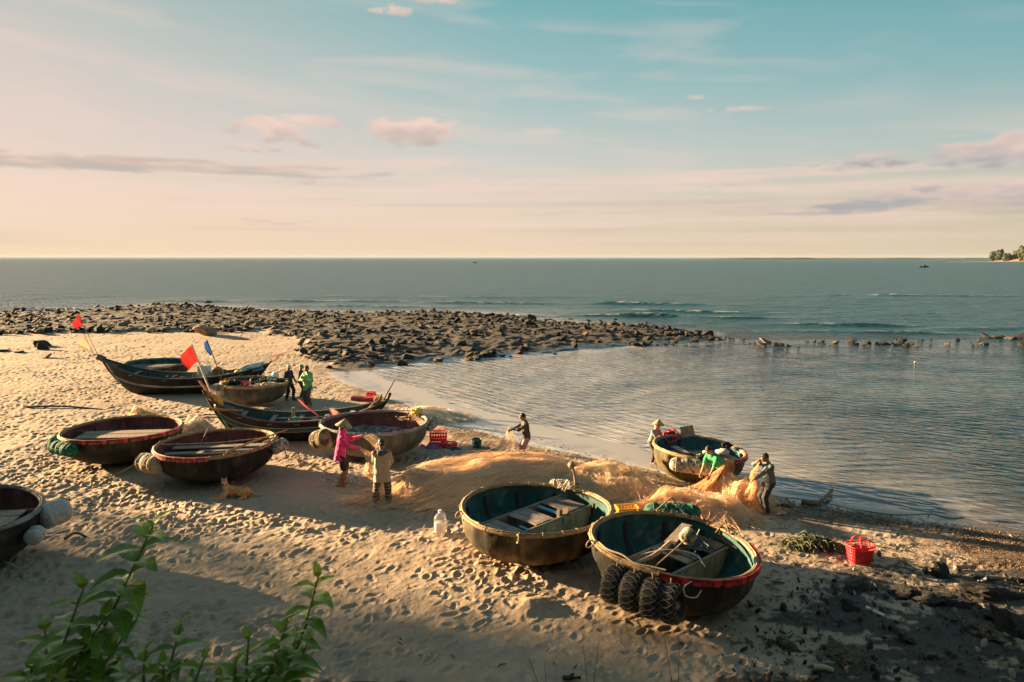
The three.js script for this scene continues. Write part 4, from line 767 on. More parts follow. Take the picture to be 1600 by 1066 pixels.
netHeap({ label: 'rounded orange brown net heap in the middle, behind the yellow crate', seed: 5, color: [.74, .60, .42], flow: .55, layers: 3, strands: 9000, sl: 1.2, tangle: (u, v) => .25 + .5 * sstep(.6, .2, v), path: [[868, 764, .35, .15], [905, 763, .6, .42], [950, 765, .75, .6], [990, 769, .65, .5], [1026, 772, .3, .12]] });
netHeap({ label: 'bright orange net heap just beyond the green float bundle', seed: 9, color: ORANGE, flow: .45, layers: 3, strands: 10000, sl: 1.1, tangle: (u, v) => .2 + .6 * sstep(.72, .95, u), path: [[1006, 795, .3, .12], [1045, 797, .6, .42], [1090, 801, .7, .45], [1135, 808, .65, .42], [1174, 817, .4, .18]] });
netHeap({ label: 'orange net pile on the ground between the two men pulling nets at the right', seed: 12, color: ORANGE, flow: .4, layers: 3, strands: 8000, sl: 1, tangle: () => .25, path: [[1098, 777, .35, .2], [1130, 778, .6, .4], [1165, 784, .7, .42], [1190, 792, .4, .3], [1204, 796, .25, .1]] });
netHeap({ label: 'flat pale net spread on the sand behind the grey basket boat', seed: 15, color: GREYN, flow: .85, layers: 2, strands: 7000, sl: 1.5, tangle: (u, v) => sstep(.6, .95, u) * .6, path: [[598, 652, .5, .1], [625, 650, 1.1, .22], [655, 651, 1.3, .26], [690, 653, 1, .22], [722, 656, .5, .1]] });
netHeap({ label: 'rounded tan net heap behind the leftmost maroon-lined boat', seed: 17, color: [.75, .58, .38], flow: .2, layers: 3, strands: 4500, tangle: () => .35, path: [[195, 668, .4, .2], [215, 667, .7, .55], [235, 667, .7, .5], [258, 669, .35, .2]] });
netHeap({ label: 'greyish net heap between the leftmost maroon-lined boat and the near long boat', seed: 19, color: [.66, .57, .46], flow: .2, layers: 3, strands: 4500, tangle: () => .45, path: [[280, 674, .3, .15], [297, 675, .55, .45], [312, 677, .55, .42], [330, 680, .3, .15]] });
// nets being held up: rows of points from the hands down to the ground
function heldNet(label, rows, color, seed, strands, cut = .5) {
  const t = thing('held_net', label, 'fishing net', null, 'nets held up by people'), curves = rows.map((r) => new THREE.CatmullRomCurve3(r)), R = rng(seed);
  const down = (u) => new THREE.CatmullRomCurve3(curves.map((c) => c.getPoint(clamp(u))));
  const P = (u, v, k) => { const p = down(u).getPoint(clamp(v)), w = .05 * Math.sin(Math.PI * Math.min(1, v * 1.2)); p.x += w * noise(u * 9, v * 2, seed + k); p.z += w * 2 * noise(u * 9, v * 2, seed + 5 + k); p.y += w * noise(u * 5, v * 3, seed + 9 + k); return p; };
  for (let k = 0; k < 1; k++) part('net_sheet', grid(34, 24, (u, v) => { const p = P(u, v, k * 31); return [p.x, p.y, p.z, u * 1.3 + k * .3, v * 1.5]; }), netMat(color, .9, { rx: 3, ry: .5 }), t);
  const N = strands * 2, inst = new THREE.InstancedMesh(strandGeo, new THREE.MeshPhysicalMaterial({ color: 0xffffff, roughness: .8, transmission: .3, thickness: 0 }), N), M4 = new THREE.Matrix4(), Q = new THREE.Quaternion(), C = new THREE.Color();
  for (let i = 0; i < N; i++) { const u = R(), v = R() * .8, a = P(u, v, 3), b = P(clamp(u + (R() - .5) * .06), Math.min(1, v + .25 + R() * .2), 3), d = b.clone().sub(a), s = d.length(); Q.setFromUnitVectors(V(1, 0, 0), d.normalize()); M4.compose(a, Q, V(s, s * (R() - .3), .6)); inst.setMatrixAt(i, M4); const k = .9 + R() * .7; inst.setColorAt(i, C.setRGB(color[0] * k, color[1] * k, color[2] * k)); }
  inst.name = 'strands'; inst.userData.kind = 'stuff'; t.add(inst);
  return t;
}
// ---------------------------------------------------------------- people and a dog
function ik(a, b, l1, l2, pole) {
  const d = b.clone().sub(a), L = Math.min(d.length(), (l1 + l2) * .999), n = d.clone().normalize(), x = (l1 * l1 - l2 * l2 + L * L) / (2 * L), h = Math.sqrt(Math.max(0, l1 * l1 - x * x));
  const p = pole.clone().addScaledVector(n, -pole.dot(n)).normalize();
  return [a.clone().addScaledVector(n, x).addScaledVector(p, h), a.clone().addScaledVector(n, L)];
}
const eyeMat = mat([.02, .015, .012], .3), hairMat = mat([.018, .014, .012], .55), SKIN = [.34, .175, .1];
function person(o) {                             // built facing +z, feet on y = 0, about 1.66 m tall
  const t = thing('person', o.label, 'person', o.pos), S = o.seed || 1;
  const pel = V(...(o.pelvis || [0, .87, 0])), ln = o.lean || 0, sl = o.side || 0, tw = o.twist || 0;
  const up = V(Math.sin(sl), Math.cos(ln) * Math.cos(sl), Math.sin(ln)).normalize(), rt = V(Math.cos(tw), -sl, -Math.sin(tw)).normalize();
  const fw = rt.clone().cross(up).normalize();
  const on = (x, y, z) => pel.clone().addScaledVector(rt, x).addScaledVector(up, y).addScaledVector(fw, z);
  const hl = ln * .6 + (o.nod || 0), hy = o.look || 0;
  const hup = V(0, Math.cos(hl), Math.sin(hl)).applyAxisAngle(V(0, 1, 0), hy), hfw = V(0, -Math.sin(hl), Math.cos(hl)).applyAxisAngle(V(0, 1, 0), hy), hrt = hup.clone().cross(hfw);
  const nb = on(0, .5, -.005), hc = nb.clone().addScaledVector(hup, .165).addScaledVector(hfw, .025);
  const H = (x, y, z) => hc.clone().addScaledVector(hrt, x).addScaledVector(hup, y).addScaledVector(hfw, z);
  const side = [1, -1].map((s) => {              // +x is the person's left
    const sh = on(s * .17, .435, 0), hand = V(...(s > 0 ? o.handL : o.handR)), [el, wr] = ik(sh, hand, .275, .245, V(...(s > 0 ? o.poleL || [.5, -.6, -.6] : o.poleR || [-.5, -.6, -.6])));
    const hip = on(s * .085, -.02, 0); hip.y = pel.y - .02;
    const ft = s > 0 ? o.footL || [.11, .07, .02] : o.footR || [-.11, .07, -.02], [kn, an] = ik(hip, V(...ft), .42, .41, V(s * .12, 0, 1));
    const toe = an.clone().add(V(s * .05, -.035, .15)).applyAxisAngle(V(0, 1, 0), 0);
    return { s, sh, el, wr, hip, kn, an, toe };
  });
  const torso = [cap(on(.055, .02, 0), on(.075, .36, .01), .095, .095), cap(on(-.055, .02, 0), on(-.075, .36, .01), .095, .095), cap(on(-.13, .42, 0), on(.13, .42, 0), .06, .06)];
  const limbs = side.flatMap((q) => [cap(q.sh, q.el, .047, .037), cap(q.el, q.wr, .036, .025), cap(q.hip, q.kn, .08, .052), cap(q.kn, q.kn.clone().lerp(q.an, .35), .05, .052), cap(q.kn.clone().lerp(q.an, .3), q.an, .051, .034), cap(q.an, q.toe, .036, .028), cap(q.an.clone().add(V(0, -.03, -.03)), q.an, .03, .034)]);
  const neck = cap(nb, hc, .052, .05);
  const body = union([...torso, ...limbs, neck, ell(hc, [.072, .105, .088], hrt, hup, hfw)], .035);
  const bb = (f, ps, m) => { const lo = [9, 9, 9], hi = [-9, -9, -9]; for (const p of ps) [p.x, p.y, p.z].forEach((c, k) => { lo[k] = Math.min(lo[k], c - m); hi[k] = Math.max(hi[k], c + m); }); return [lo, hi]; };
  const all = [pel, nb, hc, on(.2, .4, 0), on(-.2, .4, 0), ...side.flatMap((q) => [q.el, q.wr, q.kn, q.an, q.toe])];
  const [lo, hi] = bb(0, all, .19);
  const geos = [sdfMesh(body, lo, hi, .0135)];
  // head with a face
  const head = union([ell(H(0, .015, -.005), [.073, .098, .09], hrt, hup, hfw), ell(H(0, -.045, .03), [.052, .062, .058], hrt, hup, hfw), cap(H(0, .012, .085), H(0, -.02, .105), .009, .015), ell(H(0, -.06, .083), [.022, .009, .01], hrt, hup, hfw), cap(H(-.03, .03, .08), H(.03, .03, .08), .012, .012), ell(H(.076, -.01, -.005), [.012, .03, .018], hrt, hup, hfw), ell(H(-.076, -.01, -.005), [.012, .03, .018], hrt, hup, hfw), cap(nb.clone().lerp(hc, .3), hc, .05, .048)], .016);
  geos.push(sdfMesh(head, ...bb(0, [hc], .15), .006));
  // hands: palm, four fingers, a thumb
  for (const q of side) {
    const d = q.wr.clone().sub(q.el).normalize(), grip = (q.s > 0 ? o.gripL : o.gripR) ?? .9, pn = V(...((q.s > 0 ? o.palmL : o.palmR) || [-q.s, -.3, .1])); pn.addScaledVector(d, -pn.dot(d)).normalize();
    const ac = d.clone().cross(pn), W = (l, a, n) => q.wr.clone().addScaledVector(d, l).addScaledVector(ac, a).addScaledVector(pn, n), fs = [cap(W(.0, 0, 0), W(.035, 0, 0), .026, .028), cap(W(.03, -.024, 0), W(.085, -.03, 0), .015, .013), cap(W(.03, .024, 0), W(.085, .03, 0), .015, .013), cap(W(.03, 0, 0), W(.085, 0, 0), .016, .014)];
    [[-.031, .068], [-.011, .078], [.010, .074], [.03, .058]].forEach(([a, l]) => { let p = W(.088, a, 0), an = grip * .5; for (let k = 0; k < 3; k++) { const e = p.clone().addScaledVector(d, Math.cos(an) * l * .38).addScaledVector(pn, Math.sin(an) * l * .38); fs.push(cap(p, e, .0092 - k * .0008, .0086 - k * .0008)); p = e; an += grip * .75; } });
    const ts = ac.clone().multiplyScalar(-1), tb = W(.025, -.026, .004), tm = tb.clone().addScaledVector(ts, .026).addScaledVector(d, .026).addScaledVector(pn, .012), te = tm.clone().addScaledVector(d, .03).addScaledVector(pn, .018 * (1 + grip));
    fs.push(cap(tb, tm, .012, .0105), cap(tm, te, .0103, .0085));
    geos.push(sdfMesh(union(fs, .007), ...bb(0, [q.wr, W(.15, 0, .03), W(.06, .06, 0), W(.06, -.06, .03)], .035), .0048));
  }
  const sk = o.skin || SKIN;
  part('body', geos, mat(sk, .6, { bump: T_GRAIN, br: 3, bs: .001 }), t);
  for (const s of [1, -1]) part('eye', xf(new THREE.SphereGeometry(.0085, 8, 6), { p: H(s * .029, .012, .083).toArray() }), eyeMat, t);
  // clothes: the body's own field grown outwards and cut at neck, cuffs and hem
  const wrinkle = (x, y, z) => .009 * noise3(x * 14, y * 9, z * 14, S) + .006 * noise3(x * 30, y * 22, z * 30, S + 5);
  const sleeve = o.sleeve ?? 1, sf = side.flatMap((q) => { const r = [cap(q.sh, sleeve < .5 ? q.sh.clone().lerp(q.el, .75) : q.el, .064, sleeve < .5 ? .06 : .05)]; if (sleeve > .5) r.push(cap(q.el, q.el.clone().lerp(q.wr, .94), .05, .042)); return r; });
  const hemY = o.hem ?? -.1, tf = [cap(on(.055, .0, 0), on(.07, .36, .01), .12, .108), cap(on(-.055, .0, 0), on(-.07, .36, .01), .12, .108), cap(on(-.135, .42, 0), on(.135, .42, 0), .075, .075), cap(on(.05, hemY, 0), on(.05, .1, 0), o.flare || .125, .118), cap(on(-.05, hemY, 0), on(-.05, .1, 0), o.flare || .125, .118), cap(on(0, .4, 0), on(0, .5, 0), .085, .065)];
  if (o.hood) tf.push(ell(on(0, .47, -.1), [.11, .07, .07], rt, up, fw));
  const shirtF = union([...tf, ...sf], .04), col = nb.clone().addScaledVector(up, .035);
  const shirt = (x, y, z) => Math.max(shirtF(x, y, z) + wrinkle(x, y, z), ((x - col.x) * up.x + (y - col.y) * up.y + (z - col.z) * up.z), -((x - pel.x) * up.x + (y - pel.y) * up.y + (z - pel.z) * up.z - hemY));
  const sg = sdfMesh(shirt, ...bb(0, [pel, on(0, hemY, 0), nb, on(.18, .4, 0), on(-.18, .4, 0), ...side.flatMap((q) => [q.el, q.wr])], .2), .0135);
  if (o.shirtPaint) colorBy(sg, (x, y, z) => o.shirtPaint((x - pel.x) * rt.x + (y - pel.y) * rt.y + (z - pel.z) * rt.z, (x - pel.x) * up.x + (y - pel.y) * up.y + (z - pel.z) * up.z, x, y, z));
  part(o.shirtName || 'shirt', sg, mat(o.shirtPaint ? [1, 1, 1] : o.shirt, o.shirtRough || .85, { vertexColors: !!o.shirtPaint, bump: T_WEAVE, br: 1, bs: .001 }), t);
  const long = o.shorts ? .42 : .95;
  const lf = side.flatMap((q) => o.shorts ? [cap(q.hip, q.hip.clone().lerp(q.kn, .8), .105, .09)] : [cap(q.hip, q.kn, .105, .078), cap(q.kn, q.kn.clone().lerp(q.an, long), .078, o.cuff || .062)]);
  const trF = union([cap(on(-.05, .06, 0), on(.05, .06, 0), .118, .118), ...lf], .03), trousers = (x, y, z) => Math.max(trF(x, y, z) + wrinkle(x, y, z) * 1.1, y - pel.y - .11);
  const tg = sdfMesh(trousers, ...bb(0, [pel, ...side.flatMap((q) => [q.kn, q.an])], .16), .0125);
  if (o.legPaint) colorBy(tg, (x, y, z) => o.legPaint(x, y, z));
  part(o.shorts ? 'shorts' : 'trousers', tg, mat(o.legPaint ? [1, 1, 1] : o.legs, .85, { vertexColors: !!o.legPaint }), t);
  // hair and hats
  if (o.hair !== false) { const hf = (x, y, z) => { const d = ell(H(0, .022, -.012), [.084, .104, .1], hrt, hup, hfw)(x, y, z) + .006 * noise3(x * 40, y * 40, z * 40, S + 9); const u = (x - hc.x) * hup.x + (y - hc.y) * hup.y + (z - hc.z) * hup.z, f = (x - hc.x) * hfw.x + (y - hc.y) * hfw.y + (z - hc.z) * hfw.z; return Math.max(d, -(u - .045 - (f < .02 ? (f - .02) * 1.3 : (f - .02) * -.2)) * .7); }; part('hair', sdfMesh(hf, ...bb(0, [hc], .16), .007), o.hairMat || hairMat, t); }
  if (o.bun) part('bun', xf(new THREE.SphereGeometry(.035, 12, 9), { p: H(0, .0, -.115).toArray() }), hairMat, t);
  const B = new THREE.Matrix4().makeBasis(hrt, hup, hfw);
  if (o.hat === 'cone') { const g = lathe([[0, .2], [.02, .192], [.13, .09], [.225, 0], [.222, -.006], [.125, .08], [.0, .182]], 36); g.applyMatrix4(new THREE.Matrix4().makeRotationX(o.hatTip || 0)); g.translate(0, .062, -.0); g.applyMatrix4(B); g.translate(hc.x, hc.y, hc.z); part('conical_hat', g, mat([.66, .5, .3], .8, { map: T_WOOD, bump: T_WOOD, bs: .003 }), t); part('chin_strap', sweep([H(.075, .05, 0), H(.06, -.05, .03), H(0, -.105, .045), H(-.06, -.05, .03), H(-.075, .05, 0)], .005, 5, { smooth: 14 }), o.strap || M.white, t); }
  if (o.hat === 'cap') { const g = [xf(new THREE.SphereGeometry(1, 20, 10, 0, 6.2832, 0, 1.62), { s: [.092, .1, .106], p: [0, .028, -.008] })]; g.push(xf(new THREE.CylinderGeometry(.1, .104, .018, 20), { p: [0, .03, -.005] })); if (o.brim) g.push(xf(new THREE.CylinderGeometry(.075, .08, .008, 18, 1, false), { p: [0, .03, .1], s: [1, 1, 1], r: [.2, 0, 0] })); const h = merge(g); h.applyMatrix4(B); h.translate(hc.x, hc.y, hc.z); part('hat', h, mat(o.hatColor, .85, { bump: T_WEAVE, br: 3, bs: .002 }), t); }
  if (o.scarf) { const f = (x, y, z) => { const d = Math.min(ell(H(0, -.035, -.005), [.09, .085, .1], hrt, hup, hfw)(x, y, z), cap(nb.clone().addScaledVector(up, -.03), hc, .085, .075)(x, y, z)); const fr = (x - hc.x) * hfw.x + (y - hc.y) * hfw.y + (z - hc.z) * hfw.z, u = (x - hc.x) * hup.x + (y - hc.y) * hup.y + (z - hc.z) * hup.z; return Math.max(d + wrinkle(x, y, z), Math.min(fr - .05, u + .06), u - .06); }; part('scarf', sdfMesh(f, ...bb(0, [hc, nb], .14), .008), mat(o.scarf, .8), t); }
  if (o.shoes) for (const q of side) part('shoe', sdfMesh(union([cap(q.an.clone().add(V(0, -.02, -.02)), q.toe, .05, .042)], .02), ...bb(0, [q.an, q.toe], .08), .01), mat(o.shoes, .7), t);
  t.rotation.y = o.face; if (o.scale) t.scale.setScalar(o.scale);
  t.updateMatrixWorld(true);
  return t;
}
// how tall someone must be for the head to reach a row of the photograph
const tall = (p, py, full = 1.665) => clamp((atZ(800, py, -p.z).y - p.y) / full, .84, 1.12);
const put = (px, py) => lower(G(px, py), .015);
const deg = rad;
let p;
p = put(452, 625);
person({ label: 'man in white knitted hat and dark navy jacket standing beside the gear-filled boat', pos: p, scale: tall(p, 568, 1.7), face: deg(62), seed: 3, shirtName: 'jacket', shirt: [.03, .045, .06], legs: [.022, .024, .03], hem: -.14, hair: false, hat: 'cap', hatColor: [.75, .72, .66], nod: .2, handL: [.22, .86, .2], handR: [-.22, .84, .12], footL: [.1, .07, .14], footR: [-.1, .07, -.1], shoes: [.2, .15, .1] });
p = put(471, 622);
person({ label: 'man in teal cap and dark clothes, half hidden behind the green jacket', pos: p, scale: tall(p, 568, 1.7), face: deg(95), seed: 4, shirt: [.07, .05, .04], legs: [.02, .022, .03], hair: false, hat: 'cap', hatColor: [.02, .38, .34], brim: true, handL: [.24, .84, .1], handR: [-.24, .82, .08], nod: .15, shoes: [.6, .55, .5] });
p = put(482, 635);
person({ label: 'man in green rain jacket with hands together at his chest', pos: p, scale: tall(p, 571), face: deg(-22), seed: 5, shirtName: 'rain_jacket', shirt: [.22, .50, .17], shirtRough: .4, hem: -.2, flare: .16, legs: [.12, .10, .085], hood: true, nod: .15, handL: [.1, 1.1, .26], handR: [-.06, 1.12, .27], poleL: [.8, -.5, -.2], poleR: [-.8, -.5, -.2], footL: [.12, .07, .03], footR: [-.12, .07, -.04] });
const P4 = put(533, 759);
const pink = person({ label: 'woman in conical hat and bright pink shirt holding up a net with both hands', pos: P4, scale: tall(P4, 662, 1.66), face: deg(105), seed: 6, shirt: [.80, .05, .26], hem: -.16, flare: .15, legs: [.025, .025, .028], shorts: true, hat: 'cone', hatTip: .05, scarf: [.80, .05, .26], nod: .12, lean: .1, handL: [.02, 1.28, .5], handR: [-.1, 1.02, .44], gripL: 1.2, gripR: 1.2, poleL: [.5, -.8, -.1], poleR: [-.5, -.8, -.1], footL: [.09, .07, .06], footR: [-.08, .07, -.06] });
const P5 = put(598, 790);
const beige = person({ label: 'person with back turned in beige jacket and dark plaid trousers', pos: P5, scale: tall(P5, 685, 1.67), face: deg(188), seed: 7, shirtName: 'jacket', shirtPaint: (r, u) => u > .385 + Math.abs(r) * .55 ? [.05, .085, .11] : [.47, .36, .23], hem: -.24, flare: .16, hood: true, legPaint: (x, y, z) => { const a = Math.abs(((x + z * .6) * 18 % 1 + 1) % 1 - .5) < .12, b = Math.abs((y * 13 % 1 + 1) % 1 - .5) < .14; return a && b ? [.5, .42, .32] : a ? [.26, .20, .14] : b ? [.30, .12, .08] : [.025, .025, .03]; }, bun: true, nod: .2, handL: [.1, 1.05, .4], handR: [-.2, .95, .34], gripL: 1.2, gripR: 1.2, footL: [.17, .07, .04], footR: [-.14, .07, -.04], shoes: [.03, .03, .03], cuff: .085 });
const P6 = put(822, 725);
const puller = person({ label: 'barefoot man in dark shirt and mauve trousers mending net near the waterline', pos: P6, scale: tall(P6, 644), face: deg(-82), seed: 8, shirt: [.065, .06, .05], sleeve: 1, legs: [.40, .24, .27], nod: .35, lean: .06, hem: -.06, hair: true, handL: [.03, 1.16, .46], handR: [-.08, 1.10, .48], gripL: 1.2, gripR: 1.2, poleL: [.6, -.6, -.2], poleR: [-.6, -.6, -.2], cuff: .09 });
p = put(1022, 724);
const helper = person({ label: "woman in conical hat tipping a red basket into the boat at the water's edge", pos: p, scale: tall(p, 660, 1.62), face: deg(42), seed: 9, shirt: [.16, .21, .23], legs: [.05, .05, .06], hat: 'cone', hatTip: -.25, nod: .2, lean: .3, pelvis: [0, .85, -.1], handL: [.17, .98, .42], handR: [-.13, .95, .42], gripL: 1, gripR: 1, scarf: [.25, .2, .18] });
const P8 = put(1119, 775);
const bender = person({ label: "man in green shirt bending over a net beside the boat at the water's edge", pos: P8, scale: 1, face: deg(-58), seed: 10, shirt: [.03, .30, .13], sleeve: .3, legs: [.03, .03, .035], lean: .78, nod: .1, pelvis: [0, .82, -.12], handL: [.16, .6, .5], handR: [-.2, .56, .42], poleL: [.5, 0, -.8], poleR: [-.5, 0, -.8], gripL: 1.1, gripR: 1.1, footL: [.14, .07, .0], footR: [-.12, .07, -.16], skin: [.38, .2, .115], shorts: true });
const P9 = put(1197, 801);
const gripper = person({ label: 'man in grey long-sleeved shirt and dark trousers at the far right, net to his mouth', pos: P9, scale: tall(P9, 705), face: deg(-78), seed: 11, shirt: [.11, .15, .155], hem: -.08, legs: [.03, .032, .036], lean: .14, nod: .35, pelvis: [0, .86, -.06], handL: [.04, .95, .42], handR: [-.06, 1.40, .26], palmL: [0, -1, .2], gripL: .6, gripR: 1.2, poleL: [.5, -.7, -.3], poleR: [-.7, -.5, .1], skin: [.26, .13, .075] });
// hats and hands in the world, for what they hold
const inWorld = (q, x, y, z) => q.localToWorld(V(x, y, z));
heldNet('upper strip of net drooping from the raised hand of the woman in pink', [[inWorld(pink, .04, 1.30, .56), inWorld(pink, .1, 1.26, .6)], [inWorld(pink, .02, 1.18, .72), inWorld(pink, .22, 1.24, .75)], [inWorld(pink, -.1, .95, .95), inWorld(pink, .2, 1.05, 1.05)], [inWorld(beige, .1, .9, .46), inWorld(beige, .1, 1.08, .42)]], [.74, .6, .42], 31, 260);
heldNet('lower fold of net hanging between the woman in pink and the beige jacket', [[inWorld(pink, -.1, 1.02, .5), inWorld(pink, -.16, .97, .5)], [inWorld(pink, -.12, .86, .75), inWorld(pink, -.28, .82, .72)], [inWorld(beige, .3, .66, .5), inWorld(beige, .45, .62, .5)], [inWorld(beige, -.05, .78, .44), inWorld(beige, .2, .45, .5)]], [.74, .58, .38], 33, 260);
heldNet('pale thin net hanging from the hands of the man in mauve trousers', [[inWorld(puller, .03, 1.16, .54), inWorld(puller, -.06, 1.1, .54)], [G(795, 706).add(V(-.1, .62, 0)), G(808, 712).add(V(0, .55, .0))], [G(778, 712).add(V(0, .28, 0)), G(800, 718).add(V(0, .22, 0))], [G(755, 722), G(812, 727)]], [.72, .58, .42], 35, 130);
;(() => { const h1 = atZ(1140, 718, -P8.z - .3), g = (px, py, h = 0) => G(px, py).add(V(0, h, 0));
  heldNet("orange net fanning down from the bending man's side to the ground", [[h1.clone().add(V(-.12, -.06, .05)), h1.clone().add(V(-.03, 0, 0)), h1.clone().add(V(.1, -.02, 0))], [g(1100, 776, .38), g(1124, 778, .55), g(1146, 770, .62)], [g(1078, 775, .25), g(1110, 782, .3), g(1142, 772, .3)], [g(1048, 780, .02), g(1100, 790, .02), g(1150, 782, .1)]], [.80, .50, .26], 37, 420); })();
heldNet('narrow strip of net from the mouth of the man in grey to the pile', [[inWorld(gripper, -.05, 1.42, .2), inWorld(gripper, .0, 1.38, .24)], [inWorld(gripper, -.02, 1.1, .42), inWorld(gripper, .05, 1.05, .5)], [G(1172, 789).add(V(0, .5, 0)), G(1182, 793).add(V(0, .45, 0))], [G(1150, 792).add(V(0, .2, 0)), G(1172, 798).add(V(0, .1, 0))]], [.80, .52, .30], 39, 200);
// dog lying on the sand, built with its head at -x, looking to +z
;(() => {
  const d = thing('dog', 'tan dog lying on the sand, head raised towards the viewer', 'dog', lower(G(367, 776), .02));
  const L = [ell(V(-.1, .17, 0), [.16, .125, .105]), cap(V(-.12, .17, 0), V(.25, .135, -.01), .115, .095), ell(V(.26, .13, .02), [.12, .11, .12]), cap(V(-.17, .2, .0), V(-.21, .37, .05), .085, .065), ell(V(-.215, .415, .06), [.063, .06, .07]), cap(V(-.215, .395, .09), V(-.215, .368, .165), .042, .027),
    cap(V(-.2, .13, .07), V(-.3, .06, .1), .05, .035), cap(V(-.3, .05, .1), V(-.52, .028, .13), .033, .024), cap(V(-.52, .026, .13), V(-.57, .024, .135), .028, .026), cap(V(-.18, .12, .1), V(-.2, .05, .14), .045, .035), cap(V(-.2, .045, .14), V(-.42, .028, .22), .032, .024), cap(V(-.42, .026, .22), V(-.47, .024, .235), .028, .025),
    cap(V(.27, .15, .09), V(.14, .15, .13), .085, .06), cap(V(.14, .13, .14), V(.27, .04, .16), .042, .028), cap(V(.27, .035, .16), V(.14, .025, .18), .026, .024), cap(V(.36, .1, -.02), V(.5, .04, .02), .032, .024), cap(V(.5, .04, .02), V(.68, .04, .06), .024, .012)];
  for (const s of [-1, 1]) L.push(cap(V(-.215 + s * .042, .46, .05), V(-.215 + s * .058, .525, .045), .024, .006));
  const f = union(L, .03), g = sdfMesh((x, y, z) => f(x, y, z) + .004 * noise3(x * 40, y * 40, z * 40, 3), [-.65, -.02, -.18], [.74, .58, .32], .0095);
  colorBy(g, (x, y, z) => { const face = x < -.14 && y > .3 && z > .07, pale = sstep(.06, .03, y) * .7 + (face ? sstep(.1, .15, z) * .6 : 0) + (x < -.12 && z > .07 && y > .1 && y < .3 ? .45 : 0), n = .85 + .3 * noise3(x * 20, y * 20, z * 20, 8), muzzle = y > .35 && y < .4 && z > .155 ? .8 : 0; return [.72, .35, .15].map((c, k) => mix(mix(c * n, [.8, .62, .42][k], clamp(pale)), .03, muzzle)); });
  part('body', g, mat([1, 1, 1], .85, { vertexColors: true, bump: T_GRAIN, br: 4, bs: .004 }), d);
  for (const s of [-1, 1]) part('eye', xf(new THREE.SphereGeometry(.011, 8, 6), { p: [-.215 + s * .028, .425, .123] }), eyeMat, d);
  part('nose', xf(new THREE.SphereGeometry(.017, 10, 8), { p: [-.215, .378, .19], s: [1.1, .8, .8] }), eyeMat, d);
  d.rotation.y = .12; d.scale.setScalar(1.06);
})();
// ---------------------------------------------------------------- floats, fenders, ropes
const bag = (r, L, seed, waists = 3) => {        // a bundle of foam bound with cord, lying along x
  const g = grid(28, 36, (u, v) => { const a = u * 6.2832, x = (v - .5) * L, e = Math.pow(clamp(1 - Math.pow(Math.abs(v * 2 - 1), 5)), .45), w = 1 - .1 * Math.pow(Math.abs(Math.cos(Math.PI * v * waists)), 14) + .07 * fbm3(Math.cos(a) * 1.5, Math.sin(a) * 1.5, x * 4, 3, seed) + .03 * noise(u * 9, v * 14, seed); return [x, Math.cos(a) * r * e * w, Math.sin(a) * r * e * w, u, v * L]; }, true); return g; };
const cords = (r, L, n, seed) => { const gs = []; for (let k = 0; k < n; k++) { const x = (n === 1 ? 0 : (k / (n - 1) - .5) * L * .66), g = new THREE.TorusGeometry(r * .97, .008, 5, 26); g.rotateY(Math.PI / 2); g.translate(x, 0, 0); gs.push(g); } gs.push(sweep([V(-L * .4, r * .8, 0), V(0, r * 1.0, 0), V(L * .4, r * .8, 0)], .007, 5, { smooth: 10 }), sweep([V(-L * .4, r * .1, r * .85), V(0, r * .1, r * 1.0), V(L * .4, r * .1, r * .85)], .007, 5, { smooth: 10 })); return gs; };
function float(name, label, pos, r, L, m, turn, roll = 0, group, waists = 3, cordM = M.rope) {
  const t = thing(name, label, 'float', pos, group); part('float_body', bag(r, L, Math.round(pos.x * 31 + L * 99), waists), m, t); part('binding_cord', cords(r, L, waists, 1), cordM, t); t.rotation.set(0, turn, roll, 'YXZ'); return t;
}
const side = (boat, d, turn, out, up) => boat.rimPt(A_(d, turn), out, up);
const oldFoam = mat([.52, .46, .33], .9, { map: T_TAR, mr: 2, bump: T_GRAIN, br: 4, bs: .012 });
float('float_bundle', 'green net sack of floats hung on the left of the leftmost maroon-lined boat', side(boatD, 241, tD, .13, -.2), .19, 1.15, M.greenNet, rad(-28), 0, null, 5, M.greenNet);
float('float_bundle', 'dark green net sack on the left flank of the leftmost maroon-lined boat, furthest back', side(boatD, 205, tD, .12, -.18), .18, .85, M.greenNet, rad(-62), 0, null, 4, M.greenNet);
float('float_bundle', 'yellowish foam bundle bound with cord on the maroon-lined boat behind the dog', side(boatC, 217, tC, .12, -.26), .25, .9, oldFoam, rad(-30), 0, null, 3);
float('foam_float', 'white foam float on the right rim of the maroon-lined boat behind the dog', side(boatC, 3, tC, .16, -.12), .19, .6, M.foam, rad(70), 0, null, 2);
float('float_bundle', 'bulging tan float sack on the left of the grey basket boat', side(boatE, 216, tE, .12, -.3), .29, .75, mat([.56, .45, .27], .9, { map: T_FLECK, bump: T_GRAIN, br: 4, bs: .02 }), rad(-38), .3, null, 2);
float('foam_float', 'whitish foam float behind the right rim of the grey basket boat', side(boatE, 12, tE, .14, -.16), .18, .7, M.foam, rad(80), 0, null, 2);
float('foam_float', 'big white foam float at the left end of the small gear-filled boat', side(boatF, 215, tF, .12, -.18), .24, .6, mat([.74, .7, .6], .85, { map: T_FLECK, bump: T_GRAIN, br: 4, bs: .012 }), rad(-42), 0, null, 2);
float('float_bundle', 'long whitish foam bundle on the front of the mossy waterside boat', side(boatG, 248, tG, .13, -.2), .2, 1.15, M.foam, rad(-18), -.04, null, 4);
float('foam_float', 'pale foam float on the sand between the waterside boat and the man in grey', G(1153, 762).add(V(0, .1, 0)), .1, .42, M.foam, rad(30), .1, null, 2);
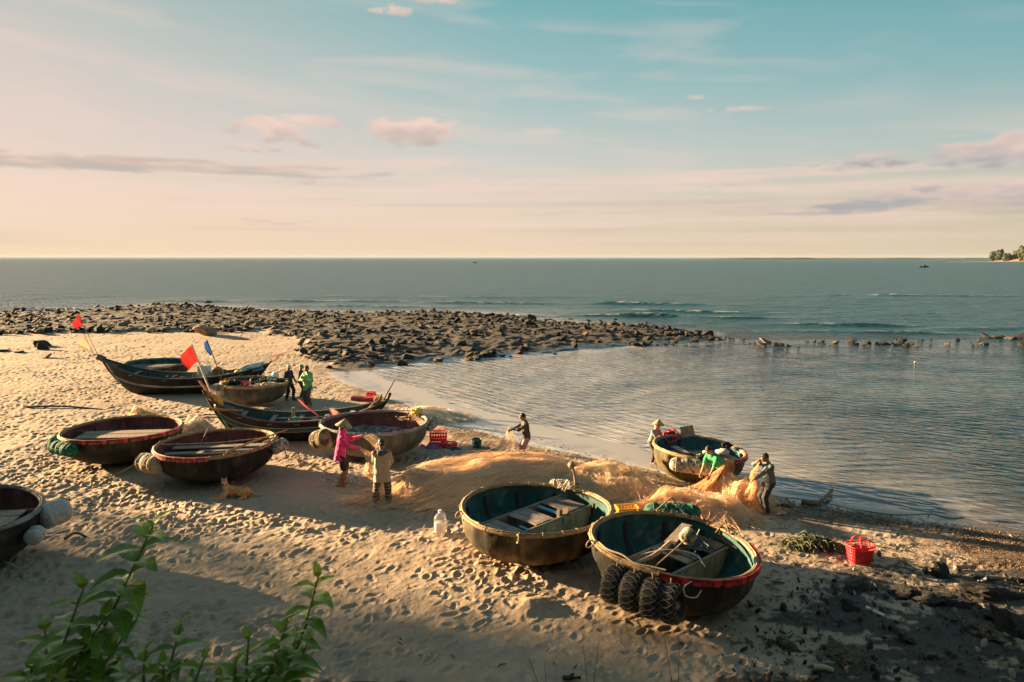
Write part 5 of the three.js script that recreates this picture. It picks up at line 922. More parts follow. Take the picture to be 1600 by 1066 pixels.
float('float_bundle', 'bright green net-wrapped float bundle behind the red rimmed boat', side(boatB, 78, tB, .22, -.02), .18, 1.15, mat([.04, .40, .22], .75, { map: T_FLECK, mr: 2, bump: T_WEAVE, br: 5, bs: .01 }), rad(-8), 0, null, 4, mat([.02, .2, .12], .8));
float('foam_float', 'white foam slab float on the far rim of the black-brown boat', side(boatA, 62, tA0(), .06, .07), .09, .75, M.foam, rad(-22), 0, null, 2, M.ropeWhite);
function tA0() { return tR; }
;(() => { // grey sacks beside the left boat
  const gr = mat([.5, .5, .46], .9, { bump: T_GRAIN, br: 3, bs: .02 });
  float('float_sack', 'larger grey float sack beside the dark boat at the left photo edge', side(boatI, 22, tI, .2, -.2), .26, .62, gr, rad(60), .15, null, 1, M.greyrim);
  float('float_sack', 'smaller grey float sack hanging low on the dark boat at the left photo edge', side(boatI, -4, tI, .14, -.34), .16, .36, gr, rad(100), .2, null, 1, M.greyrim);
})();
// tyres
;(() => {
  const prof = []; for (let i = 0; i <= 28; i++) { const a = i / 28 * 6.2832, c = Math.cos(a), s = Math.sin(a); prof.push([.245 + .095 * Math.sign(c) * Math.pow(Math.abs(c), .7), .125 * Math.sign(s) * Math.pow(Math.abs(s), .65)]); }
  const tyre = lathe(prof, 48); tyre.rotateZ(Math.PI / 2);          // axle along x
  const wrap = []; for (let k = 0; k < 18; k++) for (const s of [-1, 1]) { const a0 = k / 18 * 6.2832, pts = []; for (let i = 0; i <= 16; i++) { const b = (i / 16 - .5) * Math.PI * 1.15, a = a0 + s * (i / 16 - .5) * .95, r = .245 + .105 * Math.pow(Math.abs(Math.cos(b)), .7) * Math.sign(Math.cos(b)), y = .134 * Math.sign(Math.sin(b)) * Math.pow(Math.abs(Math.sin(b)), .65); pts.push(V(y, Math.cos(a) * r, Math.sin(a) * r)); } wrap.push(sweep(pts, .0036, 4)); }
  const wrapG = merge(wrap), lab = ['leftmost tyre fender, seen edge on, on the red rimmed boat', 'second tyre fender from the left, with net cord, on the red rimmed boat', 'third tyre fender from the left, with net cord, on the red rimmed boat', 'rightmost tyre fender, turned outward, on the red rimmed boat'];
  const cordMat = mat([.24, .21, .17], .85);
  [[219, .3], [233, .08], [246, -.05], [258, -.4]].forEach(([d, tw], i) => {
    const t = thing('tyre_fender', lab[i], 'tyre', side(boatB, d, tB, .12, -.38), 'tyre fenders hung on the red rimmed boat');
    part('tyre', tyre, M.blackRubber, t); part('net_cord', wrapG, cordMat, t);
    const l = part('hanging_rope', sweep([V(0, .33, 0), V(.01, .4, .02), V(-.02, .42, -.06)], .01, 5, { smooth: 8 }), M.rope, t);
    t.rotation.set(.0, rad(d - 270) + tw, .06 * (i - 1.5), 'YXZ'); t.scale.set(1.12, .94, .94);
  });
})();
const rope = (label, pts, r = .014, m = M.rope, name = 'rope') => single(name, sweep(pts, r, 6, { smooth: pts.length * 8 }), m, label, 'rope');
const stick = (label, pts, r, m = M.driftwood, name = 'pole', cat = 'pole', taper = .3) => single(name, sweep(pts, (q) => r * (1 - taper * q), 7, { smooth: pts.length * 6 }), m, label, cat);
;(() => {
  const r0 = side(boatC, 165, tC, .03, .03);
  rope('mooring rope running from the boat behind the dog down to the sand at left', [r0, r0.clone().lerp(G(175, 744), .5).add(V(0, -.1, 0)), G(176, 743), G(160, 746)], .018);
  const e = side(boatC, 8, tC, .25, -.1); rope('dark mooring line hanging off the right end of the boat behind the dog', [e, e.clone().add(V(.1, -.35, .05)), G(461, 716), G(469, 726), G(476, 722), G(470, 720)], .014, M.driftwood);
  // gear in the boat behind the dog
  const b = (x, y, z) => boatC.localToWorld(V(x, y, z));
  stick('long bamboo pole across the maroon-lined boat behind the dog, reaching past its right rim', [b(.35, .78, .5), b(1.1, .98, .1), b(1.85, 1.16, -.22)], .026, M.bamboo, 'pole', 'pole');
  stick('thin crossbar pole lying lengthwise over the bench of the boat behind the dog', [b(-1.45, .93, .1), b(0, .9, -.05), b(1.45, .96, -.3)], .02, M.bamboo);
  stick('short grey prop leaning inside the far side of the boat behind the dog', [b(-.75, .5, -.6), b(-.5, 1.08, -.95)], .025, M.plankGrey);
  stick('second thin pole crossing the right rim of the boat behind the dog', [b(.3, .74, .62), b(1.2, 1.0, .0), b(1.62, 1.08, -.3)], .018, M.bamboo);
  for (let k = 0; k < 5; k++) rope(['uppermost', 'second', 'third', 'fourth', 'lowest'][k] + ' turn of cord bunched on the right rim of the boat behind the dog', [0, 1, 2, 3, 4].map((i) => side(boatC, 22 - i * 9 + k, tC, -.08 + .05 * Math.sin(i * 2 + k), .03 + .012 * k + .03 * Math.abs(Math.sin(i * 1.7 + k)))), .012);
})();
;(() => { // oar, buoy and lines in the red rimmed boat
  const b = (x, y, z) => boatB.localToWorld(V(x, y, z));
  const o = thing('oar', 'wooden oar lying along the bench of the red rimmed boat', 'oar', null);
  part('shaft', sweep([b(-1.28, .98, .12), b(-.6, .9, .02), b(.1, .9, -.12)], (q) => .034 + .012 * q, 8, { smooth: 12 }), M.plank, o);
  part('blade', strip([b(.02, .9, -.1), b(.25, .93, -.15), b(.6, .97, -.22), b(.88, 1.0, -.28)], () => V(0, 1, 0), .2, .03), M.plank, o);
  const f = thing('buoy_pole', 'thin stick with a pale foam buoy end over the red rimmed boat', 'buoy', null);
  part('stick', sweep([b(-1.05, .95, .34), b(-.4, 1.02, .26), b(.12, 1.1, .2)], .014, 6, { smooth: 10 }), M.bamboo, f);
  part('buoy', xf(bag(.135, .28, 5, 1), { p: b(.15, 1.12, .19).toArray(), r: [0, .7, .5] }), mat([.72, .63, .45], .7, { map: T_FLECK, bump: T_GRAIN, br: 4, bs: .008 }), f);
  rope('white cord arching over the bench of the red rimmed boat', [b(-.7, .86, -.2), b(-.3, .95, .1), b(.05, .88, .45), b(.1, .72, .62)], .011, M.ropeWhite);
  const w = side(boatB, 268, tB, .08, .02); rope('loop of white cord hanging on the red rim', [w, w.clone().add(V(-.13, -.08, .05)), w.clone().add(V(-.1, -.22, .05)), w.clone().add(V(.07, -.25, .04)), w.clone().add(V(.16, -.15, .0))], .01, M.ropeWhite);
  rope('tan rope laid along the left rim of the red rimmed boat', [190, 205, 218, 230, 242, 252].map((d, i) => side(boatB, d, tB, -.03 + .03 * (i % 2), .05 + .02 * (i % 3))), .017);
  const heap = []; const R = rng(61); for (let k = 0; k < 26; k++) { const p = b(.15 + R() * .8, .72 + R() * .06, (R() - .5) * .6); heap.push(sweep([p, p.clone().add(V((R() - .5) * .5, .05 * R(), (R() - .5) * .5)), p.clone().add(V((R() - .5) * .7, .02, (R() - .5) * .7))], .014, 5, { smooth: 8 })); }
  single('rope_heap', heap, mat([.06, .11, .12], .85), 'tangle of dark blue rope between the planks of the red rimmed boat', 'rope');
  // crude sticks lashed to the far rim
  const q = (d, o2, u) => side(boatB, d, tB, o2, u);
  stick('dark stick standing like a tripod leg on the far rim of the red rimmed boat', [q(92, .05, 0), q(80, .0, .36)], .018, M.iron); stick('pale metal rod leaning on the far rim of the red rimmed boat', [q(80, .0, .36), q(66, -.05, .02)], .016, M.greyrim);
  stick('rough stick lashed on the right rim of the red rimmed boat, leaning inward', [q(40, -.1, -.12), q(35, .03, .2)], .018, M.driftwood); stick('second rough stick lashed on the right rim of the red rimmed boat', [q(26, -.08, .02), q(36, .0, .22)], .016, M.driftwood); stick('rusty brace crossing below the right rim of the red rimmed boat', [q(42, -.07, -.16), q(16, -.07, -.16)], .016, M.iron); stick('second rusty brace below the right rim of the red rimmed boat', [q(38, -.06, -.08), q(20, -.08, -.26)], .013, M.iron);
  const tuft = []; for (let k = 0; k < 60; k++) { const d = 95 - R() * 75, p = q(d, (R() - .6) * .08, .02); tuft.push(sweep([p, p.clone().add(V((R() - .5) * .14, (R() - .35) * .14, (R() - .5) * .14)), p.clone().add(V((R() - .5) * .25, -.02 + R() * .06, (R() - .5) * .2))], .007, 4, { smooth: 5 })); }
  single('cord_tangle', tuft, M.driftwood, 'tangle of brown cord knotted along the far rim of the red rimmed boat', 'rope');
  const c1 = b(.52, .86, .1); stick('grey bolt sticking up from the bench of the red rimmed boat', [c1, c1.clone().add(V(.12, .26, -.02))], .015, M.greyrim);
})();
;(() => { // things in and on the black-brown boat
  const b = (x, y, z) => boatA.localToWorld(V(x, y, z)), f = boatA.rimPt(A_(52, tR), .06, .1);
  const h = thing('wooden_cleat', 'wooden post with a round head standing behind the black-brown boat', 'post', f);
  part('post', sweep([V(0, -.1, 0), V(-.03, .2, 0), V(-.09, .42, 0)], .03, 7, { smooth: 8 }), M.bamboo, h); part('head', xf(lathe([[0, -.04], [.075, -.045], [.085, 0], [.07, .045], [0, .05]], 16), { p: [-.11, .46, .02], r: [1.2, 0, .5] }), M.bamboo, h); part('side_peg', sweep([V(-.09, .42, 0), V(.08, .47, 0)], .018, 6), M.bamboo, h);
  const R = rng(71), lo = []; for (let k = 0; k < 12; k++) { const p = side(boatA, 66 - R() * 14, tR, (R() - .7) * .2, .06); lo.push(sweep([p, p.clone().add(V((R() - .5) * .2, R() * .2, (R() - .5) * .2)), p.clone().add(V((R() - .5) * .3, -.1 + R() * .1, (R() - .5) * .2))], .008, 4, { smooth: 8 })); }
  single('cord_tangle', lo, M.ropeWhite, 'loose white cord looped over the far rim of the black-brown boat', 'rope');
  const gg = []; for (let k = 0; k < 40; k++) { const p = b(.5 + R() * .4, .16 + R() * .12, .72 + R() * .3); gg.push(sweep([p, p.clone().add(V((R() - .5) * .25, R() * .1, (R() - .5) * .25)), p.clone().add(V((R() - .5) * .3, 0, (R() - .5) * .3))], .012, 4, { smooth: 6 })); }
  single('net_bundle', gg, mat([.22, .46, .40], .8), 'small pale green net bundle inside the black-brown boat', 'net');
  rope('cord tied over the left side of the rim of the black-brown boat', [198, 206, 215, 224].map((d, i) => side(boatA, d, tR, .02, .055 + .015 * (i % 2))), .014);
})();
;(() => { // contents of the grey boat: a pale net sheet over the bilge, gear on the right rim
  const b = (x, y, z) => boatE.localToWorld(V(x, y, z)), R = rng(81);
  const g = grid(40, 24, (u, v) => { const a = u * 6.2832, r = v * 1.22; return [Math.cos(a) * r, .5 + .10 * noise(Math.cos(a) * r * 2, Math.sin(a) * r * 2, 5) + .05 * noise(Math.cos(a) * r * 6, Math.sin(a) * r * 6, 6) + .05 * v, Math.sin(a) * r, u * 3, v]; }, true);
  const net = single('net_load', g, mat([.34, .34, .34], .9, { map: T_FLECK, mr: 3, bump: T_GRAIN, br: 5, bs: .04 }), 'pale grey net heaped inside the grey basket boat', 'net'); net.position.copy(boatE.position); net.rotation.copy(boatE.rotation);
  const junk = []; for (let k = 0; k < 14; k++) { const p = b(.7 + R() * .75, .92 + R() * .05, -.3 + (R() - .5) * .9); junk.push(sweep([p, p.clone().add(V((R() - .5) * .6, .05, (R() - .5) * .4))], .02, 5)); } single('stick_bundle', junk, M.bamboo, 'bundle of short sticks on the right rim of the grey basket boat', 'sticks');
  const y = single('net_bundle', sdfMesh((x, yy, z) => Math.hypot(x / 1.3, yy, z) - .14 + .05 * noise3(x * 12, yy * 12, z * 12, 4), [-.3, -.25, -.25], [.3, .25, .25], .02), mat([.58, .5, .12], .8), 'yellow green net bundle on the far right rim of the grey basket boat', 'net'); y.position.copy(side(boatE, 38, tE, -.05, .1));
})();
;(() => { // gear in the small boat
  const b = (x, y, z) => boatF.localToWorld(V(x, y, z)), R = rng(85);
  const lumpy = (r, s, seed, m, label, p, name = 'cloth_bundle', cat = 'bundle') => { const o = single(name, sdfMesh((x, y, z) => Math.hypot(x / s[0], y / s[1], z / s[2]) - r + r * .3 * noise3(x / r * 1.6, y / r * 1.6, z / r * 1.6, seed), [-r * s[0] * 1.4, -r * s[1] * 1.4, -r * s[2] * 1.4], [r * s[0] * 1.4, r * s[1] * 1.4, r * s[2] * 1.4], r / 9), m, label, cat); o.position.copy(p); return o; };
  lumpy(.15, [1.8, .8, 1], 2, M.red, 'red cloth bundle at the left of the small gear-filled boat', b(-.78, .84, -.05)); lumpy(.12, [1.5, .8, 1], 3, M.plasticRed, 'smaller red bundle right of the first in the small gear-filled boat', b(-.32, .82, .12));
  lumpy(.11, [1, 1.3, 1], 4, M.greenNet, 'small green bundle in the middle of the small gear-filled boat', b(-.08, .88, -.1)); lumpy(.15, [1, .9, 1], 5, M.foam, 'round pale float lying in the small gear-filled boat', b(.34, .9, -.25), 'foam_float', 'float');
  lumpy(.15, [1.5, .7, 1], 6, mat([.04, .34, .40], .6), 'turquoise bundle right of the round float in the small boat', b(.68, .9, -.4)); lumpy(.22, [1.6, .4, 1.2], 7, mat([.58, .38, .24], .9), 'tan net mass at the right front of the small gear-filled boat', b(.62, .82, .3), 'net_bundle', 'net'); lumpy(.2, [1.5, .45, .8], 8, M.black, 'black tarpaulin at the right end of the small gear-filled boat', b(.95, .88, -.15)); lumpy(.15, [1, 1, 1], 9, M.white, 'white bundle beside the stern of the far boat', b(.75, .98, -.8)); lumpy(.1, [1.3, .8, 1], 10, M.plasticYellow, 'small yellow bundle at the left rim of the small gear-filled boat', b(-1.1, .86, .1));
  stick('thin oar lying across the small gear-filled boat', [b(-.3, .86, .5), b(.4, .96, -.1), b(.75, 1.06, -.4)], .022, M.bamboo); stick('pole laid along the right rim of the small gear-filled boat', [b(.5, .95, -.5), b(1.35, .95, -.1)], .025, M.bamboo);
  // waterside boat
  const g = (x, y, z) => boatG.localToWorld(V(x, y, z));
  lumpy(.16, [1.5, .5, 1], 11, M.red, 'red cloth on the front rim of the waterside boat', side(boatG, 262, tG, -.05, .06)); lumpy(.09, [1.4, .8, 1], 12, mat([.3, .4, .12], .8), 'greenish bundle inside the waterside boat behind the foam', g(-.2, .82, .5)); lumpy(.08, [1.1, .9, 1], 13, M.white, 'white bundle inside the waterside boat near the red cloth', g(.02, .88, .4)); lumpy(.15, [1.2, .5, 1.3], 14, mat([.45, .42, .36], .9), 'grey net lump at the right end inside the waterside boat', g(.75, .84, .1)); lumpy(.12, [1.4, .7, .8], 15, M.foam, 'pale foam piece on the right side of the waterside boat', g(.98, .98, -.12), 'foam_float', 'float');
  const bd = single('wooden_board', box(.4, .04, .34), mat([.66, .42, .28], .75, { map: T_WOOD, bump: T_WOOD, bs: .004 }), 'upright tan board on the far rim of the waterside boat', 'board'); bd.position.copy(side(boatG, 90, tG, -.02, .13)); bd.rotation.set(1.15, .15, .05);
  // inside the far long boat
  const fb = (s, y, z) => farBoat.localToWorld(V(s * 3.75, y, z));
  lumpy(.16, [1.8, .9, 1], 21, mat([.5, .56, .55], .9, { map: T_FLECK, bump: T_GRAIN, bs: .03 }), 'pale blue net bundle in the middle of the far long boat', fb(-.22, .74, .2), 'net_bundle', 'net'); lumpy(.15, [2, .8, 1], 22, mat([.56, .52, .48], .9, { map: T_FLECK, bump: T_GRAIN, bs: .03 }), 'pale grey net bundle right of the blue one in the far long boat', fb(-.03, .72, .2), 'net_bundle', 'net');
  const jug = single('white_sack', sdfMesh((x, y, z) => Math.max(Math.abs(x) - .22, Math.abs(y) - .24, Math.abs(z) - .14) - .04 + .03 * noise3(x * 7, y * 7, z * 7, 3), [-.35, -.35, -.28], [.35, .35, .28], .025), M.white, 'white sack standing beyond the far long boat near the red flag', 'sack'); jug.position.copy(fb(.16, .95, -.55));
  const eng = thing('boat_engine', 'old round engine housing with wheel in the far long boat beside the red flag', 'engine', fb(.36, .82, -.1)); part('flywheel', xf(new THREE.TorusGeometry(.24, .055, 10, 26), { p: [0, .12, .1] }), M.bamboo, eng); part('disc', xf(new THREE.CylinderGeometry(.22, .22, .08, 22), { p: [0, .12, .08], r: [Math.PI / 2, 0, 0] }), M.iron, eng); part('engine_block', box(.36, .4, .4, 0, .02, -.2), M.black, eng);
  const cr = thing('blue_crate', 'blue plastic crate in the stern of the far long boat', 'crate', fb(.79, 1.02, .12)); crateParts(cr, .8, .3, .45, M.blueP); cr.rotation.set(0, farBoat.rotation.y, .2, 'YXZ');
  lumpy(.14, [1.3, .7, 1], 23, mat([.6, .5, .16], .8), 'yellowish cloth left of the blue crate in the far long boat', fb(.6, .98, 0));
  lumpy(.16, [1, 1.2, 1], 25, mat([.62, .55, .42], .9), 'pale rag bundle hanging under the bow of the far long boat', G(181, 592).add(V(0, .3, 0))); const bk = single('wooden_block', box(.34, .2, .26, 0, 0, 0, .02), M.plankDark, 'dark wooden block on the bow tip of the far long boat', 'block'); bk.position.copy(fb(-.95, 1.72, 0)); bk.rotation.set(.1, .2, -.5);
  const nbp = (s, y, z) => nearBoat.localToWorld(V(s * 2.95, y, z));
  lumpy(.14, [1.6, .8, 1], 26, mat([.05, .30, .24], .8), 'green net bundle on a thwart of the near long boat', nbp(-.05, .72, .1), 'net_bundle', 'net'); lumpy(.14, [1.6, .6, 1], 27, mat([.02, .18, .2], .8), 'dark teal net heap in the middle of the near long boat', nbp(.18, .66, .1), 'net_bundle', 'net'); lumpy(.12, [1.8, .7, 1], 28, M.ropeWhite, 'white rope coil near the right end of the near long boat', nbp(.62, .86, .1), 'rope_coil', 'rope');
  const post = single('wooden_post', box(.1, .42, .09), M.plank, 'short wooden post upright in the near long boat', 'post'); post.position.copy(nbp(-.08, .88, -.25));
  stick('pole lying along the near long boat inside', [nbp(-.25, .82, .15), nbp(.2, .8, .1), nbp(.62, .92, .0)], .03, M.greyrim); stick('curved tan fender rope at the right end of the near long boat', [nbp(.78, 1.05, .25), nbp(.84, 1.22, .22), nbp(.9, 1.32, .12), nbp(.93, 1.5, .02)], .05, M.driftwood);
  stick('pale rubbing log lashed along the right end of the near long boat', [nbp(.55, .64, .72), nbp(.8, .82, .5), nbp(.92, 1.0, .32)], .06, M.greyrim);
  stick('slim mast pole slanting up from the right end of the near long boat', [nbp(.93, 1.2, 0), nearBoat.localToWorld(V(3.2, 2.0, 0))], .03, M.driftwood);
  stick('wooden prop stick under the bow of the near long boat', [G(352, 668), nbp(-.82, 1.0, .35)], .022, M.driftwood); stick('second prop stick under the bow of the near long boat', [G(358, 666), nbp(-.72, .8, .5)], .022, M.driftwood);
})();
// ---------------------------------------------------------------- crates, baskets, a jug
function crateParts(t, w, h, d, m) {
  const fl = .06, wall = (W, s) => { const g = []; g.push(box(W, .03, .02, 0, h - .015, 0, .004), box(W, .05, .018, 0, .03, 0, .004), box(W, .02, .016, 0, h * .55, 0, .004)); const n = Math.max(3, Math.round(W / .085)); for (let i = 0; i <= n; i++) g.push(box(i % n ? .028 : .05, h - .02, .017, -W / 2 + i / n * W * .999, h / 2, .001 * (i % 2 + 1), .004)); return merge(g); };
  for (const [W, x, z, r] of [[w, 0, d / 2, 0], [w, 0, -d / 2, 0], [d, w / 2, 0, 1], [d, -w / 2, 0, 1]]) part('side_wall', xf(wall(W), { p: [x, 0, z], r: [0, r * Math.PI / 2, 0] }), m, t);
  part('crate_floor', box(w - .02, .02, d - .02, 0, .012, 0, .004), m, t); part('crate_rim', [box(w + .04, .025, .04, 0, h, d / 2), box(w + .04, .025, .04, 0, h, -d / 2), box(.04, .025, d - .04, w / 2, h, 0), box(.04, .025, d - .04, -w / 2, h, 0)], m, t);
}
const crate = (label, px, py, w, h, d, m, turn, lift = 0) => { const t = thing('plastic_crate', label, 'crate', G(px, py).add(V(0, lift + .005, 0))); crateParts(t, w, h, d, m); t.rotation.y = turn; return t; };
crate('yellow plastic crate alone on the sand behind the front boats', 980, 803, .5, .17, .34, M.plasticYellow, .12);
crate('red crate standing on another at the top of the red stack', 685, 694, .52, .26, .34, M.plasticRed, .05, .16); crate('red crate at the bottom of the red stack, mostly covered', 684, 698, .5, .16, .34, M.plasticRed, -.1); crate('flat red crate leaning right of the red stack', 700, 699, .44, .15, .36, M.plasticRed, -.5);
crate('dark red tray of fish near the waterline, left of three trays', 557, 625, .42, .14, .34, mat([.3, .05, .05], .5), .1); crate('bright red tray, middle of three by the waterline', 575, 626, .44, .14, .34, M.plasticRed, .1); crate('red tray tilted behind the middle one by the waterline', 580, 622, .4, .14, .3, M.plasticRed, .2, .12); crate('yellow tray, rightmost of the trays by the waterline', 595, 626, .46, .1, .36, M.plasticYellow, .1);
;(() => {
  const t = thing('plastic_bag', 'lilac plastic sack lying before the red crates', 'bag', G(680, 699)); const g = sdfMesh((x, y, z) => Math.hypot(x / 2.2, y / .75, z) - .15 + .03 * noise3(x * 9, y * 9, z * 9, 3) + .02 * noise3(x * 22, y * 22, z * 22, 4) - .05 * sstep(.15, .3, x), [-.45, -.15, -.25], [.45, .25, .25], .018); part('sack_body', g, M.purple, t); part('tied_neck', sweep([V(-.3, .03, 0), V(-.38, .06, .02), V(-.45, .09, .05)], (q) => .03 + .03 * q, 7, { smooth: 6 }), M.purple, t); t.rotation.y = .15;
  const b = thing('teal_bucket', 'teal plastic tub on the sand right of the red crates', 'bucket', G(745, 698)); part('tub', lathe([[0, .01], [.135, .01], [.145, .0], [.165, .24], [.18, .245], [.178, .26], [.155, .26], [.13, .03], [0, .03]], 28), M.teal, b); part('tub_handle', xf(new THREE.TorusGeometry(.165, .006, 5, 20, Math.PI), { p: [0, .25, 0], r: [-.25, .4, 0] }), M.greyrim, b);
  const j = thing('water_jug', 'large clear plastic water jug standing on the sand before the nets', 'jug', G(688, 832)); const gl = new THREE.MeshPhysicalMaterial({ color: rgb(.93, .92, .92), roughness: .12, transmission: .88, thickness: 0 });
  part('jug_body', lathe([[0, 0], [.115, 0], [.128, .015], [.126, .06], [.121, .075], [.127, .09], [.127, .15], [.121, .165], [.127, .18], [.126, .27], [.118, .31], [.09, .36], [.045, .4], [.034, .41], [.034, .43]], 32), gl, j); part('jug_water', lathe([[0, .004], [.112, .005], [.12, .02], [.118, .2], [0, .2]], 28), new THREE.MeshPhysicalMaterial({ color: rgb(.82, .80, .80), roughness: .15, transmission: .6, thickness: 0 }), j); part('jug_cap', lathe([[0, .455], [.036, .455], [.04, .45], [.04, .42], [.0, .42]], 20), M.white, j); part('jug_handle', xf(new THREE.TorusGeometry(.05, .012, 7, 16, Math.PI), { p: [.05, .37, 0], r: [0, 0, -.8] }), gl, j); j.scale.setScalar(1.12);
})();
function basketRed(label, pos, s = 1, rot = [0, 0, 0]) {
  const t = thing('plastic_basket', label, 'basket', pos), h = .36, g = [], W = (y) => [.2 + .07 * y / h, .14 + .05 * y / h], N = 26;
  const P = (a, y) => { const [w, d] = W(y), c = Math.cos(a), q = Math.sin(a); return V(Math.sign(c) * Math.pow(Math.abs(c), .6) * w, y, Math.sign(q) * Math.pow(Math.abs(q), .6) * d); };
  for (let i = 0; i < N; i++) { const a = i / N * 6.2832; g.push(sweep([P(a, .02), P(a, h * .5), P(a, h)], .0075, 4)); } for (const y of [.02, .1, .17, .24, .3]) g.push(sweep(Array.from({ length: 48 }, (_, i) => P(i / 48 * 6.2832, y)), y < .05 ? .014 : .009, 5, { closed: true }));
  part('basket_lattice', g, M.plasticRed, t);
  part('basket_wall', grid(48, 4, (u, v) => { const p = P(-u * 6.2832, .02 + v * .26); return [p.x * .985, p.y, p.z * .985]; }, true), mat([.5, .03, .045], .45, { side: THREE.DoubleSide }), t); part('basket_floor', grid(24, 3, (u, v) => { const p = P(u * 6.2832, .025); return [p.x * v, .025, p.z * v]; }), M.plasticRed, t);
  part('basket_rim', sweep(Array.from({ length: 48 }, (_, i) => P(i / 48 * 6.2832, h)), .017, 6, { closed: true }), M.plasticRed, t);
  for (const z of [-.19, .19]) part('handle', sweep([V(-.1, h, z * .95), V(-.085, h + .13, z * .6), V(0, h + .15, z * .5), V(.085, h + .13, z * .6), V(.1, h, z * .95)], .013, 6, { smooth: 18 }), M.plasticRed, t);
  t.scale.setScalar(s); t.rotation.set(...rot, 'YXZ'); return t;
}
basketRed('red plastic shopping basket with handles alone on the sand at the right', G(1343, 878), 1, [0, .15, 0]);
basketRed('red plastic basket held tipped over the waterside boat by the woman in conical hat', inWorld(helper, .03, 1.0, .5), .95, [.9, deg(42), .3]);
// ---------------------------------------------------------------- flags
function flag(label, foot, top, cloths, r = .018, m = M.bamboo) {
  const t = thing('flag', label, 'flag', foot), T = top.clone().sub(foot); part('flag_pole', sweep([V(0, 0, 0), T.clone().multiplyScalar(.5).add(V(0, -.03, 0)), T], (q) => r * (1 - .35 * q), 7, { smooth: 10 }), m, t);
  const up = T.clone().normalize();
  for (const [f, w, h, dir, droop, cm, seed] of cloths) { const a = T.clone().multiplyScalar(f), g = grid(16, 14, (u, v) => { const p = a.clone().addScaledVector(up, -v * h).addScaledVector(dir, u * w * (1 - .35 * v * (seed % 2))); p.y -= droop * u * u * (1 - .4 * v); p.z += .09 * u * Math.sin(u * 6 + v * 3 + seed); p.x += .05 * u * Math.sin(v * 5 + seed); return [p.x, p.y, p.z, u, v]; }); part('flag_cloth', g, cm, t); }
  return t;
}
const cloth = (c) => new THREE.MeshPhysicalMaterial({ color: rgb(...c), roughness: .8, transmission: .45, thickness: 0, side: THREE.DoubleSide, bumpMap: per(T_GRAIN, 1), bumpScale: .01 });
;(() => {
  const fb = (x, y, z) => farBoat.localToWorld(V(x, y, z)), bow = fb(-3.6, 1.62, 0), Zb = -bow.z;
  flag('crumpled red flag on a thin pole leaning from the left end of the far boat', bow, atZ(122, 490, Zb), [[.98, .36, .45, V(-.75, -.35, .2), .25, cloth([.66, .04, .045]), 2], [.97, .3, .42, V(.45, -.75, .1), .1, cloth([.6, .035, .04]), 3]], .014);
  flag('cream flag on the shorter pole at the left end of the far boat', bow.clone().add(V(-.08, 0, .1)), atZ(131, 522, Zb), [[.98, .62, .62, V(-.45, -.55, .2), .05, cloth([.66, .55, .38]), 3]], .014);
  const bd = single('buoy_ball', xf(new THREE.SphereGeometry(.09, 14, 10), {}), M.foam, 'pale ball float at the top of the red flag pole of the far boat', 'float'); bd.position.copy(atZ(131, 502, Zb));
  const nb = nearBoat.localToWorld(V(-2.6, 1.2, .05)), Zn = -nb.z;
  flag('large bright red flag on a pale pole rising from the near boat, left end', nb, atZ(299, 538, Zn), [[.99, .58, .58, V(-.62, -.4, .15), .1, cloth([.80, .04, .03]), 2]], .035, M.ropeWhite);
  const fz = boatF.rimPt(A_(200, tF), -.15, -.1); flag('blue flag with white edge on a dark pole in the small gear-filled boat', fz, atZ(323, 530, -fz.z), [[.99, .36, .62, V(-.3, -.2, .2), .06, cloth([.02, .09, .30]), 2], [.62, .4, .12, V(-.5, .1, .2), 0, cloth([.6, .6, .6]), 3]], .02, M.black);
  const st = fb(3.35, 1.35, 0), Zs = -st.z; flag('small coral red flag on a pole from the right end of the far boat', st, atZ(457, 541, Zs), [[.98, .42, .9, V(-.75, -.35, .2), .05, cloth([.85, .13, .09]), 2]], .014);
  stick('second thin flag pole at the right end of the far boat', [st.clone().add(V(.1, -.1, .1)), atZ(448, 550, Zs)], .012, M.bamboo);
  const mid = atZ(545, 690, -nearBoat.position.z - .5); flag('pale pink flag on a dark slanting pole over the near long boat', mid, atZ(511, 636, -nearBoat.position.z - .4), [[.99, .72, .7, V(.8, -.25, .1), .12, cloth([.78, .42, .40]), 2]], .016, M.black);
  flag('bright pink streamer flag at the upper end of the dark slanting pole', atZ(520, 668, -nearBoat.position.z - .45), atZ(469, 626, -nearBoat.position.z - .3), [[.95, .42, .8, V(-.35, .3, .2), 0, cloth([.85, .16, .2]), 2]], .015, M.black);
  // yellow and orange gear at the foot of the red flag
  const yb = single('net_bundle', sdfMesh((x, y, z) => Math.hypot(x, y / 1.5, z) - .15 + .04 * noise3(x * 11, y * 11, z * 11, 9), [-.25, -.32, -.25], [.25, .32, .25], .02), M.plasticYellow, 'yellow bundle lashed at the foot of the large red flag', 'bundle'); yb.position.copy(nb).add(V(.05, .22, .05));
  stick('orange pole lashed beside the foot of the large red flag', [nb.clone().add(V(.1, .1, .08)), nb.clone().add(V(-.55, .95, .05))], .05, mat([.62, .25, .12], .7)); stick('bamboo pole across the left end of the near long boat', [nb.clone().add(V(-.15, .05, .3)), nb.clone().add(V(.95, .02, .35))], .05, M.bamboo); stick('short stick jutting from the bow tip of the near long boat', [nearBoat.localToWorld(V(-3.05, 1.7, .1)), nearBoat.localToWorld(V(-2.6, 1.45, .15))], .035, M.driftwood);
})();
